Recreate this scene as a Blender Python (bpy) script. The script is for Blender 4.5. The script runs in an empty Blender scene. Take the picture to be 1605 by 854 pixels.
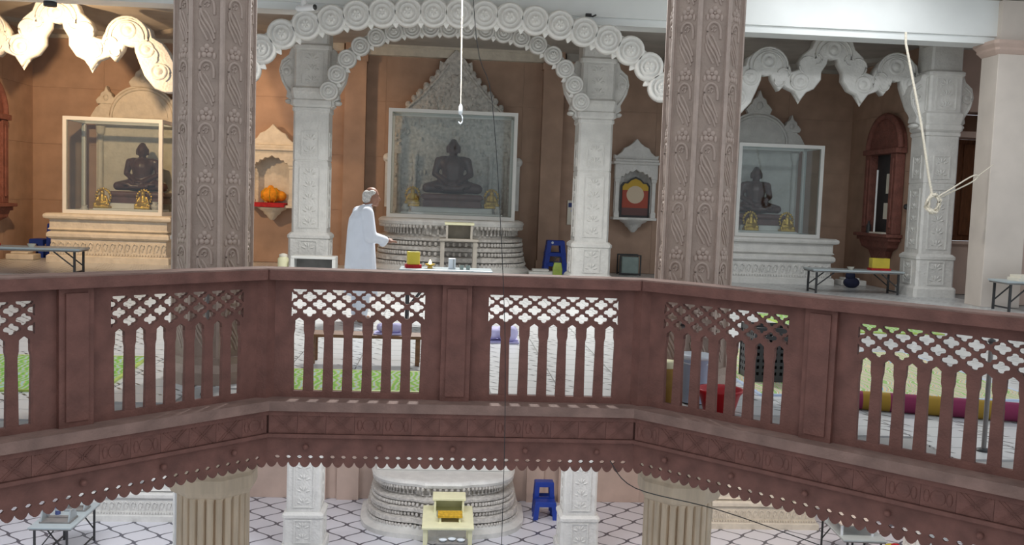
import bpy, bmesh, math, random
from mathutils import Vector, Matrix
random.seed(7)
S = bpy.context.scene
COL = S.collection
PI = math.pi
R = math.radians

# ------------------------------------------------------------ camera
F_PX = 1500.0
roll, pitch, yaw = math.atan(.036), math.atan(.0757), R(4.0)
fw = Vector((math.sin(yaw)*math.cos(pitch), math.cos(yaw)*math.cos(pitch), -math.sin(pitch)))
r0 = Vector((math.cos(yaw), -math.sin(yaw), 0)); u0 = r0.cross(fw)
rt = r0*math.cos(roll)+u0*math.sin(roll); up = u0*math.cos(roll)-r0*math.sin(roll)
cd = bpy.data.cameras.new('camera'); cam = bpy.data.objects.new('camera', cd); COL.objects.link(cam)
cd.sensor_width = 36; cd.lens = 36*F_PX/1605; cd.clip_start = .05; cd.clip_end = 200
m = Matrix((rt, up, -fw)).transposed().to_4x4(); m.translation = Vector((-.10, 0, 1.6)); cam.matrix_world = m
S.camera = cam

# ------------------------------------------------------------ world, lights, exposure
w = bpy.data.worlds.new('world'); S.world = w; w.use_nodes = True
bg = w.node_tree.nodes['Background']; bg.inputs[0].default_value = (.86, .93, 1.0, 1); bg.inputs[1].default_value = .88
S.view_settings.view_transform = 'Standard'; S.view_settings.look = 'None'
S.view_settings.exposure = 0.0; S.view_settings.gamma = 1; S.view_settings.use_curve_mapping = False

def lamp(name, typ, loc, energy, col=(1, 1, 1), size=.3, target=None, sizey=None, spot=None, blend=.6):
    l = bpy.data.lights.new(name, typ); l.energy = energy; l.color = col
    if typ == 'AREA':
        l.shape = 'RECTANGLE'; l.size = size; l.size_y = sizey or size
    else:
        l.shadow_soft_size = size
    if typ == 'SPOT': l.spot_size = R(spot); l.spot_blend = blend
    o = bpy.data.objects.new(name, l); COL.objects.link(o); o.location = loc
    if target is not None:
        o.rotation_euler = (Vector(target)-Vector(loc)).to_track_quat('-Z', 'Y').to_euler()
    return o
WARM = (1.0, .66, .36)
# warm halogen floods hung from the beam in the left bay, added unseen lights under the upper and lower ceilings
lamp('halogen_flood_light', 'SPOT', (-7.0, 16.75, 3.95), 620, WARM, .06, (-7.1, 21, 2.9), spot=120, blend=.7)
lamp('halogen_wash_light', 'SPOT', (-3.9, 19.6, 4.5), 130, (1.0, .66, .40), .08, (-3.3, 22, 2.2), spot=120, blend=.8)
lamp('beam_tube_light', 'AREA', (6.5, 15.6, 5.2), 12, (.93, .97, 1), 3.0, (6.5, 18.2, 4.2), .12)
lamp('unseen_ceiling_light', 'AREA', (0, 14.6, 5.2), 560, (1, .98, .95), 1.0, (0, 11.5, 0), .3)  # unseen lamp set behind the rail to throw patches through the slots onto the ledge
lamp('unseen_ceiling_light', 'AREA', (7.0, 14.0, 5.25), 110, (.95, .98, 1), 3.0, (7.0, 14.6, 0), .5)  # added fill over the right gallery, no fixture in view
for x in (-6.5, 0, 6.5):
    lamp('lower_fill_light', 'AREA', (x, 16.5, -.68), 150, (.98, .98, 1) if x < 3 else (1, .86, .76), 4.0, (x, 18.5, -5.4), .6)  # added fill to brighten the lower floor, no fixtures in view

# ------------------------------------------------------------ materials
MATS = {}
def mat(name, col, rough=.6, var=.12, vscale=6., bump=0., bscale=40., metal=0., voro=False, emit=None, dirt=None, stretch=(1, 1, 1)):
    if name in MATS: return MATS[name]
    mt = bpy.data.materials.new(name); mt.use_nodes = True; n = mt.node_tree; b = n.nodes['Principled BSDF']
    b.inputs['Roughness'].default_value = rough; b.inputs['Metallic'].default_value = metal
    tc = n.nodes.new('ShaderNodeTexCoord'); mp = n.nodes.new('ShaderNodeMapping'); mp.inputs['Scale'].default_value = stretch
    n.links.new(tc.outputs['Object'], mp.inputs[0])
    nz = n.nodes.new('ShaderNodeTexNoise'); nz.inputs['Scale'].default_value = vscale; nz.inputs['Detail'].default_value = 5
    n.links.new(mp.outputs[0], nz.inputs['Vector'])
    rp = n.nodes.new('ShaderNodeValToRGB'); rp.color_ramp.elements[0].position = .3; rp.color_ramp.elements[1].position = .7
    lo = dirt or [c*(1-var) for c in col]; hi = [min(1, c*(1+var)) for c in col]
    rp.color_ramp.elements[0].color = (*lo, 1); rp.color_ramp.elements[1].color = (*hi, 1)
    n.links.new(nz.outputs[0], rp.inputs[0]); n.links.new(rp.outputs[0], b.inputs['Base Color'])
    if bump:
        if voro:
            tx = n.nodes.new('ShaderNodeTexVoronoi'); tx.feature = 'SMOOTH_F1'
        else:
            tx = n.nodes.new('ShaderNodeTexNoise'); tx.inputs['Detail'].default_value = 4
        tx.inputs['Scale'].default_value = bscale; n.links.new(mp.outputs[0], tx.inputs['Vector'])
        bp = n.nodes.new('ShaderNodeBump'); bp.inputs['Strength'].default_value = bump; bp.inputs['Distance'].default_value = .02
        n.links.new(tx.outputs[0], bp.inputs['Height']); n.links.new(bp.outputs[0], b.inputs['Normal'])
    if emit:
        b.inputs['Emission Color'].default_value = (*emit[0], 1); b.inputs['Emission Strength'].default_value = emit[1]
    MATS[name] = mt
    return mt
mat('marble', (.70, .69, .66), .5, .08, 5, .35, 26, voro=True)
mat('marble_plain', (.72, .71, .68), .45, .06, 4, .08, 30)
mat('marble_carved', (.60, .57, .53), .55, .22, 14, .9, 18, voro=True)
mat('marble_cream', (.66, .60, .50), .55, .1, 6, .3, 20, voro=True)
mat('white_paint', (.78, .80, .79), .6, .03, 2)
mat('case_frame', (.78, .78, .75), .4, .02)
mat('sandstone_red', (.180, .078, .060), .75, .22, 7, .3, 60)
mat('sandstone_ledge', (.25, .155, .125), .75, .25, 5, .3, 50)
mat('sandstone_niche', (.19, .07, .052), .75, .2, 7, .5, 30, voro=True)
mat('column_brown', (.36, .275, .225), .7, .12, 6, .25, 50)
mat('column_carving', (.44, .34, .285), .7, .12, 10, .2, 60)
mat('column_tan', (.66, .52, .37), .65, .12, 5, .15, 40, stretch=(3, 3, .5))
mat('wall_stone', (.41, .27, .195), .7, .12, 2.5, .06, 40)
mat('wall_pink', (.52, .39, .33), .7, .1, 2, .05, 30)
mat('pillar_cream', (.62, .55, .49), .6, .06, 2)
mat('ceiling_stone', (.42, .39, .35), .8, .12, 2)
mat('idol_stone', (.075, .033, .028), .32, .25, 8)
mat('idol_base', (.11, .045, .037), .4, .25, 8)
mat('brass', (.55, .36, .07), .35, .2, 30, .3, 40, metal=.7)
mat('steel', (.42, .46, .48), .35, .1, 6, metal=.4)
mat('table_top', (.42, .48, .50), .3, .06, 5)
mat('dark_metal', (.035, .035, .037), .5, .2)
mat('grey_metal', (.22, .21, .20), .45, .15)
mat('blue_plastic', (.012, .045, .32), .4, .1)
mat('yellow_paint', (.62, .50, .05), .5, .1)
mat('cream_paint', (.78, .76, .50), .5, .05)
mat('gold_cloth', (.55, .33, .02), .8, .3, 20)
mat('orange_cloth', (.80, .30, .012), .8, .2, 14, .3, 20)
mat('red_cloth', (.42, .012, .018), .8, .2, 12)
mat('red_plastic', (.50, .012, .02), .4, .1)
mat('white_plastic', (.72, .78, .84), .4, .05)
mat('pale_blue', (.50, .60, .78), .4, .05)
mat('lilac_cloth', (.52, .50, .76), .85, .12, 8)
mat('white_cloth', (.72, .76, .84), .9, .04, 6, .15, 9)
mat('skin', (.26, .125, .08), .55, .12, 12)
mat('hair_grey', (.55, .53, .50), .8, .35, 40, .4, 60)
mat('wood', (.20, .10, .05), .6, .3, 5, .1, 20, stretch=(1, 8, 8))
mat('door_wood', (.17, .07, .03), .55, .3, 5, stretch=(8, 8, 1))
mat('rope', (.72, .66, .55), .9, .15, 40)
mat('cable', (.03, .03, .03), .6, .1)
mat('paper', (.74, .70, .60), .8, .05)
mat('blue_ink', (.06, .08, .22), .8, .1)
mat('green_plastic', (.38, .50, .10), .5, .2)
mat('navy_cloth', (.012, .016, .05), .8, .2)
mat('table_beige', (.45, .41, .35), .5, .15)
mat('grout', (.34, .33, .32), .9, .1)
mat('flame', (1, .8, .4), .5, 0, emit=((1, .62, .25), 18))
mat('mustard_tin', (.42, .26, .06), .5, .2)
mat('lamp_white', (.8, .8, .8), .4, .02)
mat('glass_green', (.25, .32, .30), .2, .1)

def glass():
    mt = bpy.data.materials.new('glass'); mt.use_nodes = True; n = mt.node_tree; n.nodes.clear()
    o = n.nodes.new('ShaderNodeOutputMaterial'); mx = n.nodes.new('ShaderNodeMixShader'); t = n.nodes.new('ShaderNodeBsdfTransparent')
    g = n.nodes.new('ShaderNodeBsdfGlossy'); g.inputs['Roughness'].default_value = .03
    t.inputs[0].default_value = (.90, .93, .93, 1); mx.inputs[0].default_value = .035
    n.links.new(t.outputs[0], mx.inputs[1]); n.links.new(g.outputs[0], mx.inputs[2]); n.links.new(mx.outputs[0], o.inputs[0])
    MATS['glass'] = mt
glass()

def node_mat(name, rough=.4):
    mt = bpy.data.materials.new(name); mt.use_nodes = True; n = mt.node_tree; b = n.nodes['Principled BSDF']
    b.inputs['Roughness'].default_value = rough; MATS[name] = mt
    tc = n.nodes.new('ShaderNodeTexCoord'); sx = n.nodes.new('ShaderNodeSeparateXYZ'); n.links.new(tc.outputs['Object'], sx.inputs[0])
    def M(op, a, b_=None, c=None):
        nd = n.nodes.new('ShaderNodeMath'); nd.operation = op
        for i, v in enumerate((a, b_, c)):
            if v is None: continue
            if isinstance(v, (int, float)): nd.inputs[i].default_value = v
            else: n.links.new(v, nd.inputs[i])
        return nd.outputs[0]
    def mix(fac, a, c):
        nd = n.nodes.new('ShaderNodeMix'); nd.data_type = 'RGBA'
        for i, v in ((0, fac), (6, a), (7, c)):
            if isinstance(v, tuple): nd.inputs[i].default_value = (*v, 1)
            elif isinstance(v, (int, float)): nd.inputs[i].default_value = v
            else: n.links.new(v, nd.inputs[i])
        return nd.outputs[2]
    return n, b, tc, sx.outputs, M, mix
def ogee_floor():
    n, b, tc, X, M, mix = node_mat('ogee_floor', .35)
    s = M('MULTIPLY', M('SINE', M('MULTIPLY', X[1], 2*PI/.80)), .235)
    def line(e, off):
        f = M('FRACT', M('ADD', e, off)); return M('LESS_THAN', M('ABSOLUTE', M('SUBTRACT', f, .5)), .042)
    xs = M('MULTIPLY', X[0], 1/.74)
    l1 = line(M('ADD', xs, s), 0); l2 = line(M('SUBTRACT', xs, s), .5)
    n.links.new(mix(M('MAXIMUM', l1, l2), (.74, .74, .80), (.10, .10, .13)), b.inputs['Base Color'])
ogee_floor()
def tile_mat():
    n, b, tc, X, M, mix = node_mat('floor_tile_print', .3)
    d = M('FRACT', M('MULTIPLY', M('ADD', X[0], M('MULTIPLY', X[1], .75)), 1/.15))
    ln = M('LESS_THAN', M('ABSOLUTE', M('SUBTRACT', d, .5)), .085)
    dash = M('LESS_THAN', M('FRACT', M('MULTIPLY', X[1], 1/.11)), .62)
    band = M('LESS_THAN', M('ABSOLUTE', M('SUBTRACT', M('FRACT', M('MULTIPLY', M('ADD', X[0], M('MULTIPLY', X[1], .3)), 1/.66)), .5)), .27)
    f = M('MULTIPLY', M('MULTIPLY', ln, dash), band)
    n.links.new(mix(f, (.58, .59, .59), (.04, .04, .045)), b.inputs['Base Color'])
tile_mat()
def rug_mat(name, cols, sc):
    n, b, tc, X, M, mix = node_mat(name, .95)
    nz = n.nodes.new('ShaderNodeTexVoronoi'); nz.inputs['Scale'].default_value = sc; n.links.new(tc.outputs['Object'], nz.inputs['Vector'])
    wv = n.nodes.new('ShaderNodeTexWave'); wv.inputs['Scale'].default_value = sc*.35; wv.inputs['Distortion'].default_value = 9; wv.inputs['Detail'].default_value = 1
    n.links.new(tc.outputs['Object'], wv.inputs['Vector'])
    rp = n.nodes.new('ShaderNodeValToRGB'); rp.color_ramp.interpolation = 'CONSTANT'
    e = rp.color_ramp.elements
    while len(e) < len(cols): e.new(.5)
    for i, c in enumerate(cols): e[i].position = i/len(cols); e[i].color = (*c, 1)
    n.links.new(wv.outputs[1], rp.inputs[0]); n.links.new(rp.outputs[0], b.inputs['Base Color'])
rug_mat('rug_green', [(.16, .36, .05), (.25, .50, .07), (.12, .34, .07), (.50, .50, .14), (.22, .46, .06), (.55, .30, .25), (.30, .48, .40)], 16)
rug_mat('rug_multi', [(.60, .50, .30), (.15, .40, .60), (.62, .55, .12), (.60, .22, .12), (.45, .55, .40), (.66, .62, .50), (.28, .45, .15)], 9)
def stripes(name, c1, c2, p):
    n, b, tc, X, M, mix = node_mat(name, .9)
    n.links.new(mix(M('GREATER_THAN', M('FRACT', M('MULTIPLY', X[0], 1/p)), .5), c1, c2), b.inputs['Base Color'])
stripes('bolster_stripe', (.20, .02, .07), (.30, .18, .02), .42)

# ------------------------------------------------------------ mesh helpers
class MB:
    def __init__(s): s.v = []; s.f = []; s.sm = []
    def add(s, vs, fs, smooth=False):
        o = len(s.v); s.v += [tuple(v) for v in vs]
        s.f += [tuple(i+o for i in f) for f in fs]; s.sm += [smooth]*len(fs); return s
    def box(s, x0, x1, y0, y1, z0, z1, mtx=None):
        vs = [Vector((x, y, z)) for z in (z0, z1) for y in (y0, y1) for x in (x0, x1)]
        if mtx: vs = [mtx @ v for v in vs]
        return s.add(vs, [(0, 2, 3, 1), (4, 5, 7, 6), (0, 1, 5, 4), (2, 6, 7, 3), (0, 4, 6, 2), (1, 3, 7, 5)])
    def bar(s, a, b, wx, wy=None):
        a, b = Vector(a), Vector(b); wy = wy or wx; d = b-a
        q = d.to_track_quat('Z', 'Y').to_matrix().to_4x4(); q.translation = a
        return s.box(-wx/2, wx/2, -wy/2, wy/2, 0, d.length, q)
    def prism(s, pts, y0, y1, mtx=None):
        """polygon in (x,z), extruded in y"""
        n = len(pts); vs = [Vector((p[0], y0, p[1])) for p in pts]+[Vector((p[0], y1, p[1])) for p in pts]
        if mtx: vs = [mtx @ v for v in vs]
        return s.add(vs, [tuple(range(n)), tuple(range(2*n-1, n-1, -1))]+[(i, i+n, (i+1) % n+n, (i+1) % n) for i in range(n)])
    def loft(s, rings, smooth=False, closed=True, cap=True):
        n = len(rings[0]); vs = [p for r in rings for p in r]; fs = []
        for k in range(len(rings)-1):
            for i in range(n if closed else n-1):
                j = (i+1) % n; fs.append((k*n+i, k*n+j, (k+1)*n+j, (k+1)*n+i))
        s.add(vs, fs, smooth)
        if cap:
            s.add(rings[0], [tuple(range(n-1, -1, -1))]); s.add(rings[-1], [tuple(range(n))])
        return s
    def lathe(s, prof, n=24, c=(0, 0, 0), axis='Z', smooth=True, mtx=None):
        rings = []
        for r, z in prof:
            ring = []
            for i in range(n):
                a = 2*PI*i/n; p = Vector((r*math.cos(a), r*math.sin(a), z))
                if axis == 'Y': p = Vector((p.x, p.z, p.y))
                p += Vector(c); ring.append(mtx @ p if mtx else p)
            rings.append(ring)
        return s.loft(rings, smooth)
    def tube(s, path, r, n=8, smooth=True, flat=1.):
        path = [Vector(p) for p in path]; rings = []
        rr = r if isinstance(r, (list, tuple)) else [r]*len(path)
        for i, p in enumerate(path):
            d = (path[min(i+1, len(path)-1)]-path[max(i-1, 0)]).normalized()
            q = d.to_track_quat('Z', 'Y')
            rings.append([p+q @ Vector((rr[i]*math.cos(2*PI*k/n), rr[i]*flat*math.sin(2*PI*k/n), 0)) for k in range(n)])
        return s.loft(rings, smooth)
    def ell(s, c, r, n=16, m_=10, mtx=None):
        if not isinstance(r, (tuple, list)): r = (r, r, r)
        rings = []
        for j in range(1, m_):
            t = PI*j/m_-PI/2
            rings.append([Vector((c[0]+r[0]*math.cos(t)*math.cos(2*PI*i/n), c[1]+r[1]*math.cos(t)*math.sin(2*PI*i/n), c[2]+r[2]*math.sin(t))) for i in range(n)])
        if mtx: rings = [[mtx @ p for p in q] for q in rings]
        return s.loft(rings, True)
    def cap(s, a, b, ra, rb, n=12, m_=5):
        """tapered capsule"""
        a, b = Vector(a), Vector(b); d = (b-a); L = d.length; q = d.to_track_quat('Z', 'Y'); rings = []
        for j in range(m_+1):
            t = -PI/2+PI/2*j/m_*.999+.001; rings.append((ra*math.cos(t), ra*math.sin(t)))
        for j in range(m_+1):
            t = PI/2*j/m_*.98; rings.append((rb*math.cos(t), L+rb*math.sin(t)))
        return s.loft([[a+q @ Vector((r*math.cos(2*PI*k/n), r*math.sin(2*PI*k/n), z)) for k in range(n)] for r, z in rings], True)
    def mesh(s, name):
        me = bpy.data.meshes.new(name); me.from_pydata(s.v, [], s.f); me.update()
        me.polygons.foreach_set('use_smooth', s.sm)
        bm = bmesh.new(); bm.from_mesh(me); bmesh.ops.recalc_face_normals(bm, faces=bm.faces); bm.to_mesh(me); bm.free()
        return me

def tag(o, label=None, cat=None, group=None, kind=None):
    if label: o['label'] = label
    if cat: o['category'] = cat
    if group: o['group'] = group
    if kind: o['kind'] = kind
    return o
def link(name, me, mt=None, parent=None, loc=None, rot=None):
    o = bpy.data.objects.new(name, me); COL.objects.link(o)
    if mt and not me.materials: me.materials.append(MATS[mt])
    if parent: o.parent = parent
    if loc is not None: o.location = loc
    if rot is not None: o.rotation_euler = rot
    return o
def obj(name, mb, mt, parent=None, loc=None, rot=None, bevel=0, seg=2):
    me = mb.mesh(name)
    if bevel:
        bm = bmesh.new(); bm.from_mesh(me)
        bmesh.ops.bevel(bm, geom=[e for e in bm.edges if len(e.link_faces) == 2 and e.calc_face_angle(0) > .6], offset=bevel, segments=seg, profile=.5, affect='EDGES')
        bm.to_mesh(me); bm.free()
    return link(name, me, mt, parent, loc, rot)
def empty(name, loc=(0, 0, 0), rot=(0, 0, 0), label=None, cat=None, group=None):
    o = bpy.data.objects.new(name, None); COL.objects.link(o); o.location = loc; o.rotation_euler = rot; o.empty_display_size = .1
    return tag(o, label, cat, group)
def copy_tree(o, parent=None, loc=None, rot=None, label=None, scale=None):
    c = o.copy(); COL.objects.link(c); c.parent = parent
    if loc is not None: c.location = loc
    if rot is not None: c.rotation_euler = rot
    if scale is not None: c.scale = scale
    if label: c['label'] = label
    for ch in o.children: copy_tree(ch, c)
    return c
def realize(mb, mods):
    """mesh -> modifiers -> plain mesh"""
    o = bpy.data.objects.new('tmp', mb.mesh('tmp')); COL.objects.link(o)
    for typ, kw in mods:
        md = o.modifiers.new('m', typ)
        for k, v in kw.items(): setattr(md, k, v)
    dg = bpy.context.evaluated_depsgraph_get(); me = bpy.data.meshes.new_from_object(o.evaluated_get(dg))
    bpy.data.objects.remove(o); me.polygons.foreach_set('use_smooth', [True]*len(me.polygons)); return me
def blob(name, mb, mt, parent, voxel, smooth=6, loc=None, rot=None):
    me = realize(mb, [('REMESH', dict(mode='VOXEL', voxel_size=voxel)), ('SMOOTH', dict(factor=.5, iterations=smooth))])
    me.name = name; me.materials.clear()
    return link(name, me, mt, parent, loc, rot)
def pierced(loops, depth, bevel=0):
    """2D loops (outer + holes) in (x,z), extruded in y, centred on y=0 -> mesh"""
    cu = bpy.data.curves.new('tmp', 'CURVE'); cu.dimensions = '2D'; cu.fill_mode = 'BOTH'; cu.extrude = depth/2-bevel; cu.bevel_depth = bevel; cu.bevel_resolution = 0
    for lp in loops:
        sp = cu.splines.new('POLY'); sp.points.add(len(lp)-1); sp.use_cyclic_u = True
        for p, q in zip(sp.points, lp): p.co = (q[0], q[1], 0, 1)
    o = bpy.data.objects.new('tmp', cu); COL.objects.link(o)
    dg = bpy.context.evaluated_depsgraph_get(); me = bpy.data.meshes.new_from_object(o.evaluated_get(dg))
    bpy.data.objects.remove(o)
    me.transform(Matrix.Rotation(PI/2, 4, 'X')); me.update(); me.materials.clear()
    return me
def struct(name, mb, mt, parent=None, **k):
    o = obj(name, mb, mt, parent, **k)
    if not parent: o['kind'] = 'structure'
    return o
def sm_path(pts, k=4):
    P = [Vector(p) for p in pts]; out = []
    for i in range(len(P)-1):
        a, b, c, d = P[max(i-1, 0)], P[i], P[i+1], P[min(i+2, len(P)-1)]
        for j in range(k):
            t = j/k; out.append(.5*((2*b)+(c-a)*t+(2*a-5*b+4*c-d)*t*t+(3*b-a-3*c+d)*t**3))
    out.append(P[-1]); return out

# ------------------------------------------------------------ the setting
LOW = -5.45; WALLY = 22.0; CZ = 4.95
OC = Vector((0, 3.92, 0)); AP = 3.43                       # octagon opening: centre, apothem
def octo(ap):
    rr = ap/math.cos(PI/8); return [(OC.x+rr*math.cos(PI/8+k*PI/4), OC.y+rr*math.sin(PI/8+k*PI/4)) for k in range(8)]
def flat_slab(outer, holes, z0, z1):
    me = pierced([outer]+holes, z1-z0)
    me.transform(Matrix.Rotation(-PI/2, 4, 'X')); me.transform(Matrix.Translation((0, 0, (z0+z1)/2))); return me
big = [(-14, -3), (14, -3), (14, 22.3), (-14, 22.3)]
fl = link('floor', flat_slab(big, [octo(AP+.14)], -.12, -.012), 'grout'); tag(fl, kind='structure')
sl = link('ceiling_lower', flat_slab(big, [octo(AP+.42)], -.40, -.12), 'white_paint'); tag(sl, kind='structure')
# upper floor tiles, each a piece
T = .6; TY = .3; tm = MB().box(-T/2+.006, T/2-.006, -TY/2+.006, TY/2-.006, -.012, 0).mesh('floor_tile')
cells = []
for i in range(-24, 25):
    for j in range(12, 76):
        x, y = i*T, j*TY+.15
        if y > 21.9 or abs(x) > 9.6: continue
        dx, dy = abs(x), y-OC.y
        if max(dx, abs(dy), (dx+abs(dy))/math.sqrt(2)) < AP+.14+.36: continue
        cells.append((x, y))
cells.sort(key=lambda c: c[0]**2+(c[1]-3)**2)
for x, y in cells[:290]: link('floor_tile', tm, 'floor_tile_print', fl, (x, y, 0))
rest = MB()
for x, y in cells[290:]: rest.box(x-T/2+.004, x+T/2-.004, y-TY/2+.004, y+TY/2-.004, -.012, 0)
tag(obj('floor_tile', rest, 'floor_tile_print', fl), kind='stuff')
struct('floor_lower', MB().box(-14, 14, -3, 22.3, LOW-.2, LOW), 'ogee_floor')

def panel_wall(name, base, mt, x0, x1, z0, z1, pw, ph, mtx, gap=.004):
    b = struct(name, base, mt)
    nx = max(1, round((x1-x0)/pw)); nz = max(1, round((z1-z0)/ph)); a, h = (x1-x0)/nx, (z1-z0)/nz
    me = MB().box(gap/2, a-gap/2, -.02, .01, gap/2, h-gap/2).mesh('wall_panel')
    for i in range(nx):
        for k in range(nz):
            o = link('wall_panel', me, mt, b); o.matrix_local = mtx @ Matrix.Translation((x0+i*a, 0, z0+k*h))
    return b
panel_wall('wall_back', MB().box(-9.6, 9.6, WALLY, WALLY+.3, 0, 5.4), 'wall_stone', -9.3, 9.3, 0, CZ, 1.5, 1.2, Matrix.Translation((0, WALLY, 0)))
panel_wall('wall_left', MB().box(-9.6, -9.3, 17.6, WALLY, 0, 5.4), 'wall_stone', 0, 4.4, 0, CZ, 1.5, 1.2, Matrix.Translation((-9.3, 17.6, 0)) @ Matrix.Rotation(PI/2, 4, 'Z'))
panel_wall('wall_right', MB().box(9.3, 9.6, 18.95, WALLY, 0, 5.4), 'wall_stone', 0, 3.05, 0, CZ, 1.5, 1.2, Matrix.Translation((9.3, WALLY, 0)) @ Matrix.Rotation(-PI/2, 4, 'Z'))
panel_wall('wall_back_lower', MB().box(-13, 13, WALLY, WALLY+.3, LOW, -.55), 'wall_pink', -9.3, 9.3, LOW, -.6, 1.55, 1.6, Matrix.Translation((0, WALLY, 0)))
# alcove wall to the right of the last marble column, with its recesses
aw = MB()
for b in ((9.6, 10.12, 0, 5.4), (10.95, 13, 0, 5.4), (10.12, 10.95, 0, 1.08), (10.12, 10.95, 3.2, 3.32), (10.12, 10.95, 3.72, 5.4)):
    aw.box(b[0], b[1], 18.95, 19.55, b[2], b[3])
awo = struct('wall_alcove', aw, 'wall_pink')
obj('recess_sill', MB().box(10.05, 11.0, 18.88, 18.99, 1.03, 1.09), 'wall_pink', awo)
obj('recess_jamb', MB().box(10.13, 10.17, 18.97, 19.5, 1.09, 3.19), 'sandstone_niche', awo)
dr = struct('door_1', MB().box(10.17, 10.95, 19.42, 19.5, 1.09, 3.19), 'door_wood')
obj('door_panel', MB().box(10.26, 10.52, 19.39, 19.43, 1.2, 3.1), 'door_wood', dr, bevel=.01)
obj('door_panel', MB().box(10.6, 10.9, 19.39, 19.43, 1.2, 3.1), 'door_wood', dr, bevel=.01)
obj('recess_back', MB().box(10.13, 10.95, 19.5, 19.54, 3.33, 3.71), 'wall_stone', awo)
struct('wall_far_right', MB().box(10.0, 13.5, 16.9, 17.1, 0, 5.4), 'wall_pink')

# ceiling, corner slabs, long white beam
ce = struct('ceiling', MB().box(-13, 13, 9.2, 22.3, 5.4, 5.6).box(-9.6, 13, 16.9, 22.3, CZ, 5.4), 'ceiling_stone')
for cx in (-7.3, 7.3):
    for sx in (-1, 1):
        for sy in (-1, 1):
            tri = [(cx+sx*2.6, 19.4+sy*2.4+.15), (cx+sx*.3, 19.4+sy*2.4+.15), (cx+sx*2.6, 19.4+sy*.3)]
            o = obj('corner_slab', MB().loft([[(x, y, CZ-.09) for x, y in tri], [(x, y, CZ+.01) for x, y in tri]]), 'ceiling_stone', ce, bevel=.015)
struct('ceiling_beam', MB().box(-13, 9.55, 16.62, 17.1, 4.66, 5.4).box(-13, 9.5, 16.55, 16.62, 4.78, 5.4), 'white_paint')
for n_, (x0, x1) in enumerate(((-2.45, -1.98), (1.98, 2.45))):
    struct('trim_%d' % (n_+1), MB().box(x0, x1, WALLY-.28, WALLY, 0, CZ).box(x0-.03, x1+.03, WALLY-.31, WALLY, 0, .25).box(x0-.03, x1+.03, WALLY-.31, WALLY, 4.55, 4.7), 'wall_stone')
struct('trim_3', MB().box(-1.98, 1.98, WALLY-.2, WALLY, 4.72, 4.9).box(-1.98, 1.98, WALLY-.26, WALLY, 4.9, CZ), 'marble_cream')
struct('trim_4', MB().box(-9.3, -2.5, WALLY-.12, WALLY, 4.78, CZ), 'marble_cream')
struct('trim_5', MB().box(2.5, 9.3, WALLY-.12, WALLY, 4.78, CZ), 'ceiling_stone')
for n_, (x0, x1) in enumerate(((-3.1, -2.7), (-2.45, -1.95), (1.95, 2.35), (2.7, 3.3))):
    struct('trim_%d' % (n_+6), MB().box(x0, x1, WALLY-.12, WALLY, LOW, -.6), 'wall_pink')

# edge of the opening: ledge, frieze, scalloped valance, one run per side
SIDE = 2*AP*math.tan(PI/8)
def side_frame(k):
    """k=-1 left, 0 middle, 1 right: x along the side, -y towards the opening, origin at ledge front, z=0"""
    return Matrix.Translation(OC) @ Matrix.Rotation(-k*PI/4, 4, 'Z') @ Matrix.Translation((0, AP, 0))
def trapz(z0, z1, y0, y1):
    t = math.tan(PI/8); a0 = SIDE/2+y0*t; a1 = SIDE/2+y1*t
    return MB().loft([[(-a0, y0, z), (a0, y0, z), (a1, y1, z), (-a1, y1, z)] for z in (z0, z1)])
NS = 34
def valance_loops():
    p = SIDE/NS; zt, zb = -.275, -.485; lo = [(-SIDE/2, zt), (SIDE/2, zt)][::-1]; bot = []
    for i in range(NS):
        for j in range(6):
            t = j/6; x = -SIDE/2+(i+t)*p; bot.append((x, zb-.042*(abs(math.sin(PI*t))**.7)))
    bot.append((SIDE/2, zb)); loops = [[(-SIDE/2, zt)]+bot+[(SIDE/2, zt)]]
    for i in range(NS):
        cx = -SIDE/2+(i+.5)*p if False else -SIDE/2+(i+1)*p
        if i == NS-1: continue
        loops.append([(cx-.021, zb+.040), (cx-.007, zb+.053), (cx+.007, zb+.053), (cx+.021, zb+.040), (cx+.007, zb+.027), (cx-.007, zb+.027)])
    return loops
val_me = pierced(valance_loops(), .018); val_me.transform(Matrix.Scale((SIDE+2*.045*math.tan(PI/8))/SIDE, 4, (1, 0, 0)))
npan = 13; pl = SIDE/npan
fp = MB().box(-pl/2+.001, pl/2-.001, -.02, .02, -.255, -.115)
for sx in (-1, 1):
    for k_ in (0, 1):
        fp.bar((sx*(-pl/2+.02)+k_*sx*.03, -.020, -.25), (sx*(pl/2-.05)+k_*sx*.03, -.020, -.12), .010, .006)
fp_me = fp.mesh('frieze_panel'); fp_me2 = MB().box(-pl/2+.001, pl/2-.001, -.02, .02, -.255, -.115).ell((0, -.02, -.185), (.05, .006, .05), 12, 6).ell((-.07, -.02, -.185), (.02, .01, .045), 8, 6).ell((.07, -.02, -.185), (.02, .01, .045), 8, 6).mesh('frieze_panel')
ros_me = MB().lathe([(.0, -.03), (.014, -.028), (.022, -.015), (.022, 0)], 10, axis='Y').mesh('rosette')
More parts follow.
